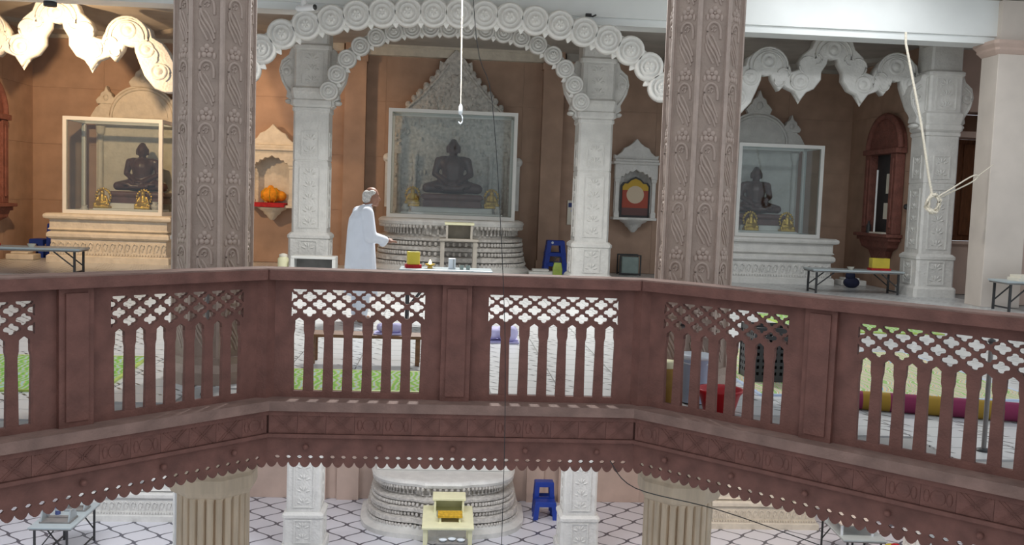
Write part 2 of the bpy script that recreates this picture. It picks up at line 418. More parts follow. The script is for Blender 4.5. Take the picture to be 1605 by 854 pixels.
for k in (-2, -1, 0, 1, 2):
    fm = side_frame(k)
    led = struct('trim_%d' % (k+12), trapz(-.075, 0, -.02, .33), 'sandstone_ledge'); led.matrix_world = fm
    obj('ledge_moulding', trapz(-.115, -.075, .01, .3), 'sandstone_red', led)
    fb = obj('frieze_backing', trapz(-.26, -.10, .05, .14), 'sandstone_red', led)
    obj('moulding', trapz(-.285, -.258, .0, .1), 'sandstone_red', led)
    for i in range(npan):
        link('frieze_panel', fp_me if (i*7+k*3) % 5 not in (1, 3) else fp_me2, 'sandstone_red', fb, (-SIDE/2+(i+.5)*pl, .04, 0))
    link('scalloped_valance', val_me, 'sandstone_red', led, (0, .045, 0))
    for i in range(5): link('rosette', ros_me, 'sandstone_red', led, (-SIDE/2+(i+.5)*SIDE/5, .02, -.36))

# ------------------------------------------------------------ balustrade
RA = .17; RS = SIDE+2*RA*math.tan(PI/8)                   # rail line set back from the ledge front
W7 = 1.06; CP = W7/7; H0, H1 = .05, .865
def quatre(cx, cz, half=0, n=5, a=.030, b=.0255):
    """four-lobed hole; half: -1 keep right half, 1 keep left half, 2 keep lower half"""
    pts = []
    rx, rz = .026, .018
    for q in range(4):
        an = q*PI/2
        ox, oz = cx+a*math.cos(an)*1.05, cz+b*.85*math.sin(an)
        for j in range(n+1):
            t = an-PI/2*1.1+PI*1.1*j/n
            pts.append((ox+rx*.88*math.cos(t), oz+rz*math.sin(t)))
    if half == -1: pts = [(max(x, cx), z) for x, z in pts if x >= cx-.004]
    if half == 1: pts = [(min(x, cx), z) for x, z in pts if x <= cx+.004]
    if half == 2: pts = [(x, min(z, cz+.004)) for x, z in pts if z <= cz+.012]
    return pts
def dedupe(p):
    out = []
    for q in p:
        if not out or (abs(q[0]-out[-1][0])+abs(q[1]-out[-1][1])) > 1e-4: out.append(q)
    if abs(q[0]-out[0][0])+abs(q[1]-out[0][1]) < 1e-4: out.pop()
    return out
def panel_loops():
    st = .13
    L = [[(-W7/2-st, -.0), (W7/2+st, -.0), (W7/2+st, .93), (-W7/2-st, .93)]]
    for c in range(7):
        x = -W7/2+(c+.5)*CP
        L.append(dedupe(quatre(x, .846, 2))); L.append(dedupe(quatre(x, .733)))
    for c in range(8):
        x = -W7/2+c*CP
        for z in (.792, .674):
            if c == 0: L.append(dedupe(quatre(x+.004, z, -1)))
            elif c == 7: L.append(dedupe(quatre(x-.004, z, 1)))
            else: L.append(dedupe(quatre(x, z)))
    big_ = [(-W7/2+.026, H0), (W7/2-.026, H0)]
    topc = []
    for c in range(6, -1, -1):
        x = -W7/2+(c+.5)*CP
        topc += [(x+CP/2-.002 if c < 6 else x+.05, .575), (x+.034, .575), (x+.034, .602), (x+.014, .618), (x, .627), (x-.014, .618), (x-.034, .602), (x-.034, .575)]
    topc.append((-W7/2+.026, .575)); topc[0] = (W7/2-.026, .575)
    L.append(big_+topc); return L
pan_me = pierced(panel_loops(), .036)
hb = [(.0405, .04), (.039, .10), (.036, .30), (.033, .46), (.0335, .495), (.041, .53), (.0412, .59)]
bal_me = None
mbb = MB(); prof = [(-a, z) for a, z in hb]+[(a, z) for a, z in hb[::-1]]; mbb.prism(prof[::-1], -.017, .017); bal_me = mbb.mesh('baluster')
def rail_part(z0, z1, y0, y1):
    t = math.tan(PI/8); a0 = RS/2+y0*t; a1 = RS/2+y1*t
    return MB().loft([[(-a0, y0, z), (a0, y0, z), (a1, y1, z), (-a1, y1, z)] for z in (z0, z1)])
post_b = MB().box(-.115, .115, -.055, .075, 0, .93).box(-.075, .075, -.07, -.05, .04, .89)
post_me = post_b.mesh('post')
cpost_me = MB().loft([[(-.07, .09, z), (-.075, -.045, z), (0, -.085, z), (.075, -.045, z), (.07, .09, z)] for z in (0, .93)]).mesh('corner_post')
labs = {-2: 'side run of red sandstone balustrade beyond the left edge of the picture', 2: 'side run of red sandstone balustrade beyond the right edge of the picture', -1: 'left run of dark red sandstone balustrade beside the carved column above the round table', 0: 'middle run of dark red sandstone balustrade, in front of the standing man', 1: 'right run of dark red sandstone balustrade, in front of the striped bolster'}
for k in (-2, -1, 0, 1, 2):
    t = empty('stone_balustrade', label=labs[k], cat='balustrade', group='balustrade runs around the opening')
    t.matrix_world = side_frame(k) @ Matrix.Translation((0, RA, 0))
    cop = rail_part(.925, 1.0, -.115, .115)
    obj('top_rail', cop, 'sandstone_red', t, bevel=.012)
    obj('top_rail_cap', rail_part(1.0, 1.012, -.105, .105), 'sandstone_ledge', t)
    link('post', post_me, 'sandstone_red', t)
    for sx in (-1, 1):
        cx = sx*.7685
        pp = link('pierced_panel', pan_me, 'sandstone_red', t, (cx, 0, 0))
        for c in range(8):
            link('baluster', bal_me, 'sandstone_red', pp, (-W7/2+c*CP, 0, 0))
    ends = (-1, 1) if k == 0 else ((-1,) if k < 0 else (1,))
    for e in ends:
        link('corner_post', cpost_me, 'sandstone_red', t, (e*RS/2, 0, 0), (0, 0, -e*PI/8))

# ------------------------------------------------------------ carved brown columns on the upper floor, fluted columns below
def octring(ap, z, rot=PI/8):
    rr = ap/math.cos(PI/8); return [(rr*math.cos(rot+i*PI/4), rr*math.sin(rot+i*PI/4), z) for i in range(8)]
def vine_mesh():
    b = MB()
    def P(pts, r): b.tube(sm_path([(u, 0, v) for u, v in pts], 4), r, 6)
    P([(.06, -.15), (.03, -.07), (-.03, .02), (-.056, .09), (-.047, .145), (-.01, .175), (.035, .16), (.055, .11), (.058, .04)], .012)
    P([(.0, .10), (.018, .125), (.005, .145), (-.018, .13), (-.018, .10)], .008)
    P([(-.062, .07), (-.05, .0), (-.012, -.06), (.025, -.12), (.05, -.18)], .010)
    P([(-.066, -.0), (-.055, -.05), (-.028, -.1), (.005, -.16)], .010)
    P([(-.022, .075), (.008, .03), (.042, -.04), (.064, -.10)], .010)
    for i in range(5):
        a = 2*PI*i/5+.3; b.ell((.034*math.cos(a), 0, .252+.036*math.sin(a)), (.024, .013, .024), 10, 6)
    b.ell((0, 0, .252), (.014, .018, .014), 8, 6)
    b.ell((-.06, 0, .215), (.015, .01, .03), 8, 6); b.ell((.06, 0, .215), (.015, .01, .03), 8, 6)
    return b.mesh('vine_carving')
vine = vine_mesh()
AC = .31
def carved_column(x, label):
    t = empty('carved_column', (x, 8.22, 0), label=label, cat='column', group='carved brown columns behind the balustrade')
    sh = obj('shaft', MB().loft([octring(AC-.025, 0), octring(AC-.025, 5.38)]), 'column_brown', t)
    obj('foot', MB().loft([octring(AC+.05, 0), octring(AC+.05, .10), octring(AC+.01, .16), octring(AC+.01, .22)]), 'column_brown', t)
    strip = MB(); fw_ = AC*math.tan(PI/8)
    ring = lambda a, z: [(fw_*2*0, 0, 0)]
    sb = MB()
    for sx in (-1, 1):
        sb.box(sx*fw_-.022 if sx > 0 else -fw_, fw_ if sx > 0 else -fw_+.022, -AC, -AC+.04, .2, 5.38)
    sme = sb.mesh('edge_strip')
    for f in (-2, -1, 0, 1, 2):
        rm = Matrix.Rotation(f*PI/4, 4, 'Z')
        o = link('edge_strip', sme, 'column_carving', sh); o.matrix_local = rm
        for i in range(10):
            o = link('vine_carving', vine, 'column_carving', sh); o.matrix_local = rm @ Matrix.Translation((0, -AC+.024, .45+i*.5))
    return t
carved_column(-2.06, 'brown carved vine column beside the left glass case')
carved_column(2.06, 'brown carved vine column beside the right glass case and red basin')
def fluted_column(x, label):
    t = empty('fluted_column', (x, 8.22, LOW), label=label, cat='column', group='fluted tan columns on the lower floor')
    H = -.40-LOW; rings = []
    for z, s_ in ((.3, 1.04), (.5, 1.0), (H-.60, .99), (H-.55, .97)):
        ring = []
        for i in range(144):
            a = 2*PI*i/144; fl_ = abs(math.sin(a*12)); rr = .305*s_-.045*((1-fl_)**2.2 if s_ < 1.03 and s_ > .98 else .0)
            ring.append((rr*math.cos(a), rr*math.sin(a), z))
        rings.append(ring)
    obj('shaft', MB().loft(rings, cap=True), 'column_tan', t)
    obj('base', MB().loft([octring(.40, 0), octring(.40, .18), octring(.34, .24), octring(.34, .31)]), 'column_tan', t)
    obj('capital', MB().loft([octring(.29, H-.57), octring(.325, H-.55), octring(.345, H-.50), octring(.345, H-.40), octring(.325, H-.37), octring(.335, H-.3), octring(.335, H)]), 'column_tan', t, bevel=.008)
    return t
fluted_column(-2.03, 'fluted tan column under the balustrade, left of the lower altar')
fluted_column(2.03, 'fluted tan column under the balustrade, right of the lower altar')

# ------------------------------------------------------------ white marble columns
def sq(w_, z, d=None):
    d = d or w_; c = .06*w_
    return [(-w_/2+c, -d/2, z), (w_/2-c, -d/2, z), (w_/2, -d/2+c, z), (w_/2, d/2-c, z), (w_/2-c, d/2, z), (-w_/2+c, d/2, z), (-w_/2, d/2-c, z), (-w_/2, -d/2+c, z)]
def relief_panel(w_, h):
    """framed panel with a stalk of lobes, lying on y=0 and facing -y"""
    b = MB(); f = .022
    b.box(-w_/2, w_/2, -.014, 0, 0, f).box(-w_/2, w_/2, -.014, 0, h-f, h).box(-w_/2, -w_/2+f, -.014, 0, f, h-f).box(w_/2-f, w_/2, -.014, 0, f, h-f)
    n = max(1, int(h/.2))
    for i in range(n):
        z = (i+.5)*h/n
        b.ell((0, 0, z+.02), (.022, .018, .05), 8, 6)
        for sx in (-1, 1):
            for q_, (ox, oz, an) in enumerate(((.05, .03, .7), (.085, -.025, 1.2))):
                b.ell((0, 0, 0), (.018, .014, .046), 8, 6, Matrix.Translation((sx*ox, 0, z+oz)) @ Matrix.Rotation(sx*an, 4, 'Y'))
    return b
rel_long = relief_panel(.40, 1.18).mesh('relief_panel'); rel_short = relief_panel(.34, .46).mesh('relief_panel'); rel_cap = relief_panel(.42, .62).mesh('relief_panel')
def marble_column(loc, label, top=4.95, brackets=True, group='white carved marble columns', mt='marble'):
    t = empty('marble_column', loc, label=label, cat='column', group=group)
    obj('plinth', MB().loft([sq(.86, 0), sq(.86, .16), sq(.80, .2)]), mt, t, bevel=.008)
    ba = obj('base', MB().loft([sq(.76, .2), sq(.76, .72), sq(.80, .74), sq(.80, .79), sq(.70, .84)]), mt, t)
    sh = obj('shaft', MB().loft([sq(.66, .84), sq(.66, 2.19), sq(.64, 2.2), sq(.64, 2.215), sq(.66, 2.225), sq(.66, 3.12), sq(.70, 3.14), sq(.70, 3.2)]), mt, t)
    ca = obj('capital', MB().loft([sq(.66, 3.2), sq(.74, 3.25), sq(.74, 3.34), sq(.70, 3.36), sq(.76, 3.5), sq(.76, 3.56), sq(.66, 3.6), sq(.66, 4.28), sq(.72, 4.3), sq(.72, 4.36), sq(.62, 4.4), sq(.62, top)]), mt, t)
    for fr, y in ((0, -.33), (PI/2, .33), (-PI/2, -.33)):
        rm = Matrix.Rotation(fr, 4, 'Z')
        for me, z in ((rel_long, .93), (rel_long, None), (rel_short, 2.3), (rel_cap, 3.63)):
            if z is None: continue
            o = link('relief_panel', me, mt, ca if z > 3.5 else sh); o.matrix_local = rm @ Matrix.Translation((0, -.33, z))
        o = link('relief_panel', rel_short, mt, ba); o.matrix_local = rm @ Matrix.Translation((0, -.38, .24))
    if brackets:
        for sx in (-1, 1):
            b = MB().prism([(.30, 3.2), (.42, 3.26), (.40, 3.34), (.50, 3.4), (.48, 3.5), (.60, 3.72), (.64, 3.9), (.60, 4.08), (.46, 4.2), (.42, 4.32), (.30, 4.34)], -.17, .17)
            b.lathe([(.10, -.19), (.10, -.15), (.06, -.15), (.05, -.2), (0.01, -.21)], 16, (.50, 0, 3.88), 'Y')
            b.tube(sm_path([(.36, -.18, 3.45), (.50, -.18, 3.6), (.58, -.18, 3.78), (.57, -.18, 3.98), (.44, -.18, 4.1)], 4), .025, 6)
            b.ell((.46, 0, 3.33), (.08, .16, .05))
            o = obj('bracket', b, mt, t, bevel=.01, seg=1)
            if sx < 0: o.scale = (-1, 1, 1)
    return t
marble_column((-2.72, 18.8, 0), 'white carved marble column behind the standing man')
marble_column((2.72, 18.8, 0), 'white carved marble column beside the blue stools on the upper floor')
marble_column((9.44, 18.4, 0), 'white carved marble column behind the hanging rope coil')
marble_column((-4.36, 16.9, 0), 'white marble column hidden behind the left carved brown column', top=4.66, brackets=False)
marble_column((4.38, 16.9, 0), 'white marble column edge showing along the right carved brown column', top=4.66, brackets=False)
gl = 'white marble columns on the lower floor'
marble_column((-2.72, 18.8, LOW), 'white marble column left of the altar on the lower floor', top=5.06, group=gl)
marble_column((2.72, 18.8, LOW), 'white marble column beside the blue step stool on the lower floor', top=5.06, group=gl)
marble_column((-4.36, 16.9, LOW), 'white marble column edge beside the left fluted column below', top=5.06, brackets=False, group=gl)
marble_column((4.42, 16.9, LOW), 'white marble column edge beside the right fluted column below', top=5.06, brackets=False, group=gl)
marble_column((8.9, 16.6, LOW), 'pale marble column at lower right behind the scalloped edge', top=5.06, brackets=False, group=gl)
# cream pillar at far right
t = empty('cream_pillar', (9.78, 16.65, 0), label='plain cream square pillar at far right carrying the white beam', cat='pillar')
obj('shaft', MB().box(-.36, .36, -.3, .24, 0, 4.45), 'pillar_cream', t, bevel=.01)
obj('capital', MB().loft([sq(.74, 4.44, .56), sq(.86, 4.52, .70), sq(.86, 4.56, .7), sq(.96, 4.62, .8), sq(.96, 4.68, .8)]), 'wall_pink', t)
obj('neck', MB().box(-.3, .4, -.22, .22, 4.68, 5.39), 'pillar_cream', t)

# ------------------------------------------------------------ medallion arches
def med_mesh(r_, dp=.16):
    p = [(.001, -.035), (.30, -.028), (.36, -.008), (.46, -.004), (.52, -.03), (.58, -.03), (.63, 0), (.76, .0), (.80, -.028), (.90, -.028), (.98, -.005), (1.0, .02), (1.0, dp), (.001, dp)]
    return MB().lathe([(a*r_, y) for a, y in p], 28, axis='Y')
def medallion_arch(name, pts, r_, y, label, nc):
    t = empty(name, (0, y, 0), label=label, cat='arch')
    n = len(pts); lo = []; hi = []
    fine = sm_path([(x, 0, z) for x, z in pts], 6)
    band = MB()
    nor = []
    for i, p in enumerate(fine):
        d = (fine[min(i+1, len(fine)-1)]-fine[max(i-1, 0)]).normalized(); nor.append(Vector((-d.z, 0, d.x)))
    rings = [[p+q*r_*.62+Vector((0, .05, 0)), p+q*r_*.62+Vector((0, .24, 0)), p-q*r_*.66+Vector((0, .24, 0)), p-q*r_*.66+Vector((0, .05, 0))] for p, q in zip(fine, nor)]
    obj('band', MB().loft(rings), 'marble', t)
    me = med_mesh(r_).mesh('medallion')
    rose = MB()
    for i in range(6):
        a = i*PI/3; rose.ell((r_*.2*math.cos(a), -.03, r_*.2*math.sin(a)), (r_*.11, .02, r_*.11), 8, 5)
    rme = rose.mesh('flower')
    cus = MB().loft([[(-r_*.34, 0, 0), (r_*.34, 0, 0), (r_*.34, .14, 0), (-r_*.34, .14, 0)], [(-r_*.2, .01, -r_*.25), (r_*.2, .01, -r_*.25), (r_*.2, .13, -r_*.25), (-r_*.2, .13, -r_*.25)], [(-r_*.04, .04, -r_*.5), (r_*.04, .04, -r_*.5), (r_*.04, .1, -r_*.5), (-r_*.04, .1, -r_*.5)]]).mesh('cusp')
    for i, (x, z) in enumerate(pts):
        o = link('medallion', me, 'marble', t, (x, 0, z)); link('flower', rme, 'marble', o)
        if i < n-1:
            x2, z2 = pts[i+1]; d = Vector((x2-x, 0, z2-z)).normalized(); q = Vector((-d.z, 0, d.x))
            mm = Matrix.Translation(Vector(((x+x2)/2, .04, (z+z2)/2))-q*r_*.5) @ Matrix.Rotation(-math.atan2(d.z, d.x), 4, 'Y')
            o = link('cusp', cus, 'marble', t); o.matrix_local = mm
    return t
def resample(pts, n):
    F_ = sm_path([(x, 0, z) for x, z in pts], 12); L = [0]
    for a, b in zip(F_, F_[1:]): L.append(L[-1]+(b-a).length)
    out = []
    for i in range(n):
        s_ = L[-1]*i/(n-1); k = max(j for j in range(len(L)) if L[j] <= s_+1e-9); k = min(k, len(L)-2)
        f = (s_-L[k])/(L[k+1]-L[k]); p = F_[k].lerp(F_[k+1], f); out.append((p.x, p.z))
    return out
h1 = [(0, 4.68), (.45, 4.67), (.9, 4.655), (1.32, 4.62), (1.77, 4.56), (2.17, 4.46), (2.6, 4.34), (3.0, 4.15), (3.33, 3.86), (3.5, 3.6)]
h2 = [(0, 4.755), (.5, 4.745), (.95, 4.69), (1.38, 4.58), (1.75, 4.38), (2.04, 4.1), (2.24, 3.78), (2.36, 3.5)]
full = lambda h: [(-x, z) for x, z in h[:0:-1]]+h
medallion_arch('medallion_arch', resample(full(h1), 19), .245, 16.27, 'wide white arch of carved medallions nearest the front, under the ceiling', 19)
medallion_arch('medallion_arch', resample(full(h2), 18), .175, 18.15, 'smaller white medallion arch spanning the two marble columns over the altar', 18)

# ------------------------------------------------------------ lobed side arches
outer = [(590, 182), (640, 182), (690, 210), (705, 250), (750, 290), (770, 330), (760, 368), (785, 376), (815, 388), (825, 360), (850, 320), (890, 282), (940, 272), (1000, 290), (1050, 330), (1060, 370), (1110, 400), (1140, 440), (1170, 500), (1185, 640)]
inner = [(590, 296), (622, 290), (628, 325), (655, 370), (655, 410), (690, 460), (730, 480), (760, 522), (790, 480), (830, 465), (850, 452), (875, 480), (912, 430), (920, 402), (950, 410), (978, 402), (982, 440), (1005, 500), (1030, 560), (1080, 620), (1130, 640)]
cv = lambda p: ((p[0]-590)/273, 4.99-(p[1]-.036*(p[0]-590)-182)/273)
hi_ = [cv(p) for p in outer]; lo_ = [cv(p) for p in inner]
ring_arch = [(-x, z) for x, z in hi_[:0:-1]]+hi_+lo_[::-1]+[(-x, z) for x, z in lo_[1:]]
lob_me = pierced([ring_arch], .22, .02)
lmed = MB().lathe([(.001, -.05), (.05, -.045), (.07, -.012), (.10, -.01), (.12, -.035), (.15, -.035), (.17, 0), (.17, .08), (.001, .08)], 24, axis='Y').mesh('medallion')
def arc(c, r_, a0, a1, n=14): return [(c[0]+r_*math.cos(R(a0+(a1-a0)*i/n)), -.12, c[1]+r_*math.sin(R(a0+(a1-a0)*i/n))) for i in range(n+1)]
scr = MB()
for (cx, cz, r_) in ((0, 4.62, .36), (1.28, 4.35, .38), (-1.28, 4.35, .38)):
    scr.tube(arc((cx, cz), r_, -10, 190), .022, 6).tube(arc((cx, cz), r_-.08, -5, 185), .016, 6)
for sx in (-1, 1):
    for (cx, cz, a0, a1, r_) in ((.50, 4.42, -60, 120, .17), (.66, 4.12, 150, 400, .17), (.98, 4.22, 20, 200, .12), (1.66, 4.02, -60, 110, .18), (1.9, 3.72, -60, 120, .16), (.33, 4.55, 100, 280, .1), (1.05, 4.1, 180, 380, .1)):
        scr.tube([(sx*x, y, z) for x, y, z in arc((cx, cz), r_, a0, a1)], .018, 6)
scr_me = scr.mesh('scroll_carving')
pend = MB().lathe([(.02, .02), (.10, 0), (.11, -.05), (.07, -.1), (.05, -.14), (.004, -.22)], 12).mesh('pendant')
def lobed_arch(x, y, label):
    t = empty('lobed_arch', (x, y, 0), label=label, cat='arch', group='lobed marble arches over the side shrines')
    link('arch_band', lob_me, 'marble', t); link('scroll_carving', scr_me, 'marble', t)
    for (mx, mz) in ((0, 4.75), (1.28, 4.48), (-1.28, 4.48), (.63, 4.1), (-.63, 4.1), (1.62, 4.15), (-1.62, 4.15), (1.85, 3.75), (-1.85, 3.75)):
        link('medallion', lmed, 'marble', t, (mx, -.1, mz))
    for mx, mz in ((.62, 3.9), (-.62, 3.9)): link('pendant', pend, 'marble', t, (mx, 0, mz))
    return t
lobed_arch(-7.4, 18.6, 'lobed white marble arch lit by warm light at upper left')
lobed_arch(7.33, 18.6, 'lobed white marble arch in shade at upper right, beside the hanging rope')

# ------------------------------------------------------------ altars
def plan(wd, dp, n=30, e=3.2):
    pts = []
    for i in range(n+1):
        a = PI*i/n; c, s_ = math.cos(a), math.sin(a)
        x = wd*math.copysign(abs(c)**(2/e), c); y = -dp*abs(s_)**(2/e)
        if abs(x) < .52: y -= .09
        pts.append((x, y))
    return pts+[(-wd, .3), (wd, .3)]
def tier(prof, w0, d0):
    return MB().loft([[(x, y, z) for x, y in plan(w0+o, d0+o)] for z, o in prof])
def teeth(w0, d0, z, size=.045):
    b = MB(); P = plan(w0, d0, 60)[:61]
    for a, c in zip(P, P[1:]):
        n = max(1, int(math.hypot(c[0]-a[0], c[1]-a[1])/.085))
        for k in range(n):
            f = (k+.5)/n; b.ell((a[0]+(c[0]-a[0])*f, a[1]+(c[1]-a[1])*f, z), (size*.8, size*.6, size), 8, 5)
    return b
def posts_row(w0, d0, z0, z1):
    b = MB(); P = plan(w0, d0, 44)[:45]
    for p in P: b.lathe([(.03, z0), (.018, z0+.03), (.028, (z0+z1)/2), (.018, z1-.03), (.03, z1)], 8, (p[0], p[1], 0))
    return b
def big_altar(loc, label, mt='marble_carved', flare=.22):
    t = empty('marble_altar', loc, label=label, cat='altar', group='tiered oval altars on the central axis')
    W, D = 1.50, 1.55
    obj('foot', tier([(0, flare), (.10, flare), (.16, flare*.6), (.24, flare*.5)], W, D), 'marble', t)
    obj('tier', tier([(.24, flare*.1-.05), (.27, flare*.1-.05), (.29, flare*.55), (.38, flare*.5), (.42, -.07), (.46, -.07)], W, D), mt, t)
    obj('tier', tier([(.46, -.08), (.49, -.08), (.51, flare*.35), (.58, flare*.35), (.62, -.09), (.66, -.09)], W, D), mt, t)
    obj('tier', tier([(.66, -.11), (.69, -.11), (.71, .05), (.76, .06), (.80, -.10), (.84, -.12)], W, D), mt, t)
    obj('frieze', tier([(.84, -.14), (1.0, -.14)], W, D), mt, t)
    obj('top_slab', tier([(1.0, -.02), (1.03, .06), (1.09, .08), (1.13, .05), (1.15, .0)], W, D), 'marble', t)
    tag(obj('colonnette_row', posts_row(W-.07, D-.07, .84, 1.0), mt, t), kind='stuff')
    for z, o in ((.23, flare*.5), (.45, .06), (.65, .04), (.995, .03)):
        tag(obj('scallop_row', teeth(W+o, D+o, z), mt, t), kind='stuff')
    return t
big_altar((0, 21.2, 0), 'tiered carved marble altar under the central glass case on the upper floor')
big_altar((0, 21.2, LOW), 'tiered oval marble altar on the lower floor behind the cream table', flare=.30)
t = empty('altar_throne', (0, 21.35, LOW+1.15), label='white marble throne block standing on the lower altar', cat='throne')
obj('step', MB().box(-1.45, 1.45, -.95, .5, 0, .12), 'marble_plain', t, bevel=.02)
obj('step', MB().box(-1.15, 1.15, -.7, .5, .12, .26), 'marble_plain', t, bevel=.02)
obj('seat_block', MB().box(-.8, .8, -.45, .45, .26, .5), 'marble_carved', t, bevel=.02)

def side_pedestal(loc, label, mt, group='square carved pedestals of the side shrines'):
    t = empty('shrine_pedestal', loc, label=label, cat='pedestal', group=group)
    W, D = 1.18, .75
    rc = lambda o, z: [(-W-o, -D-o, z), (W+o, -D-o, z), (W+o, .8, z), (-W-o, .8, z)]
    obj('foot', MB().loft([rc(.05, 0), rc(.05, .12), rc(.02, .15)]), mt, t)
    obj('dentil_course', MB().loft([rc(.0, .15), rc(.0, .20)]), mt, t)
    obj('relief_course', MB().loft([rc(-.02, .2), rc(-.02, .47)]), mt, t)
    b = MB()
    for i in range(16):
        x = -W+.07+i*(2*W-.14)/15
        b.tube(sm_path([(x-.05, -D+.015, .23), (x-.045, -D+.012, .34), (x, -D+.01, .41), (x+.05, -D+.012, .37), (x+.03, -D+.012, .31)], 3), .016, 6)
        b.ell((x+.01, -D+.015, .28), (.025, .02, .04), 8, 5)
    tag(obj('arch_relief', b, mt, t), kind='stuff')
    b = MB()
    for i in range(40): b.box(-W+i*2*W/40+.012, -W+(i+1)*2*W/40-.012, -D-.03, -D+.02, .155, .195)
    tag(obj('dentil_row', b, mt, t), kind='stuff')
    obj('torus', MB().loft([rc(-.03, .47), rc(.02, .49), rc(.05, .52), rc(.05, .58), rc(.02, .62), rc(-.03, .635)]), mt, t)
    obj('neck', MB().loft([rc(-.03, .635), rc(.03, .67), rc(.0, .70), rc(.0, .87), rc(.03, .88)]), mt, t)
    obj('top_slab', MB().loft([rc(.05, .88), rc(.09, .90), rc(.1, .94), rc(.09, .98), rc(.05, 1.0)]), mt, t)
    return t
side_pedestal((-7.05, 21.0, 0), 'carved white pedestal under the left glass case, by the blue stool', 'marble_cream')
side_pedestal((7.1, 21.0, 0), 'carved white pedestal under the right glass case', 'marble')
gp = 'carved pedestals on the lower floor'
side_pedestal((-6.75, 21.0, LOW), 'carved white pedestal on the lower floor behind the blue-grey table', 'marble', gp)
side_pedestal((7.1, 21.0, LOW), 'carved pinkish pedestal on the lower floor behind the steel table', 'marble_cream', gp)
for x in (-6.75, 7.1):
    o = obj('marble_step', MB().box(x-1.0, x+1.0, 20.45, 21.9, LOW+1.0, LOW+1.16).box(x-.8, x+.8, 20.7, 21.9, LOW+1.16, LOW+1.3), 'marble_plain')
    tag(o, 'white marble steps on the %s lower pedestal' % ('left' if x < 0 else 'right'), 'steps', 'marble steps on lower pedestals')

# ------------------------------------------------------------ backdrops
def backdrop_arch(loc, label, mt):
    t = empty('marble_backdrop', loc, label=label, cat='backdrop', group='arched marble backdrops of the side shrines')
    obj('back_slab', MB().prism([(-1.0, 0), (1.0, 0), (1.0, 1.9), (-1.0, 1.9)], -.06, .08), mt, t)
    head = [(1.0, 1.9), (1.12, 2.1), (1.0, 2.3), (.82, 2.45)]+[(.72*math.cos(R(a)), 2.2+.62*math.sin(R(a))) for a in range(25, 160, 12)]+[(-.82, 2.45), (-1.0, 2.3), (-1.12, 2.1), (-1.0, 1.9)]
    obj('arch_head', MB().prism(head, -.1, .08), mt, t)
    arc_ = [(.68*math.cos(R(a)), -.1, 2.12+.62*math.sin(R(a))) for a in range(-10, 191, 10)]
    obj('arch_moulding', MB().tube(arc_, .04, 8), mt, t)
    obj('inner_panel', MB().prism([(.55*math.cos(R(a)), 2.1+.5*math.sin(R(a))) for a in range(0, 181, 15)], -.12, -.06), mt, t)
    for x, z, s_ in ((0, 2.78, 1.0), (-.78, 2.38, .75), (.78, 2.38, .75)):
        p = [(-.26, 0), (.26, 0), (.30, .10), (.22, .2), (.18, .22), (.15, .32), (.06, .38), (0, .54), (-.06, .38), (-.15, .32), (-.18, .22), (-.22, .2), (-.3, .1)]
        o = obj('finial', MB().prism([(a*s_, b*s_) for a, b in p], -.12, .06).ell((0, -.12, .18*s_), (.08*s_, .04, .1*s_), 10, 6), mt, t, loc=(x, 0, z), bevel=.012, seg=1)
    for x in (-.9, .9):
        obj('side_post', MB().lathe([(.09, 0), (.09, .1), (.06, .14), (.06, 1.7), (.09, 1.76), (.1, 1.9)], 12, (x, -.1, 0)), mt, t)
    return t
backdrop_arch((-6.85, 21.87, 1.0), 'arched cream marble backdrop with finials behind the left glass case', 'marble_cream')
backdrop_arch((6.98, 21.87, 1.0), 'arched grey marble backdrop with finials behind the right glass case', 'marble')
t = empty('marble_backdrop', (0, 21.86, 1.15), label='carved triangular marble backdrop rising behind the central glass case', cat='backdrop')
obj('back_slab', MB().box(-1.42, 1.42, -.05, .1, 0, 2.35), 'marble_carved', t)
ped = [(1.12, 2.35), (1.05, 2.5), (.86, 2.62), (.88, 2.78), (.72, 2.84), (.7, 3.0), (.58, 2.98), (.5, 3.12), (.38, 3.3), (.36, 3.5), (.27, 3.46), (.2, 3.55), (.12, 3.64), (0, 3.77)]
ped = ped+[(-x, z) for x, z in ped[-2::-1]]
obj('gable', MB().prism(ped, -.1, .08), 'marble_carved', t, bevel=.01, seg=1)
b = MB()
for sx in (-1, 1):
    b.tube([(sx*1.08, -.11, 2.4), (sx*.72, -.11, 2.72), (sx*.4, -.11, 3.1), (sx*.16, -.11, 3.42)], .035, 8)
    for i in range(7): b.ell((sx*(1.04-i*.13), -.09, 2.5+i*.145), (.07, .05, .08), 10, 6)
for i in range(60):
    z = random.uniform(2.42, 3.2); w_ = max(.05, .95*(1-(z-2.35)/1.15)); b.ell((random.uniform(-w_, w_), -.1, z), (random.uniform(.025, .05), .03, random.uniform(.025, .05)), 8, 5)
b.ell((0, -.1, 3.08), (.1, .06, .12)); b.box(-.09, .09, -.14, -.09, 2.6, 2.9)
tag(obj('gable_carving', b, 'marble_carved', t), kind='stuff')
b = MB()
for i in range(150):
    x = random.uniform(-1.3, 1.3); z = random.uniform(.1, 2.25)
    if abs(x) < .6 and z < 1.7: continue
    b.ell((x, -.06, z), (random.uniform(.03, .06), .03, random.uniform(.03, .07)), 8, 5)
tag(obj('leaf_carving', b, 'marble_carved', t), kind='stuff')
for x in (-1.2, -.85, .85, 1.2):
    obj('side_post', MB().lathe([(.07, 0), (.07, .12), (.045, .16), (.045, 1.2), (.07, 1.25), (.07, 1.4)], 12, (x, -.12, 0)), 'marble_carved', t)
for sx in (-1, 1):
    obj('side_scroll', MB().lathe([(.001, -.06), (.09, -.05), (.11, 0), (.11, .08)], 16, (sx*1.47, 0, 1.3), 'Y').box(sx*1.47-.05, sx*1.47+.05, -.04, .08, .2, 1.22), 'marble', t)

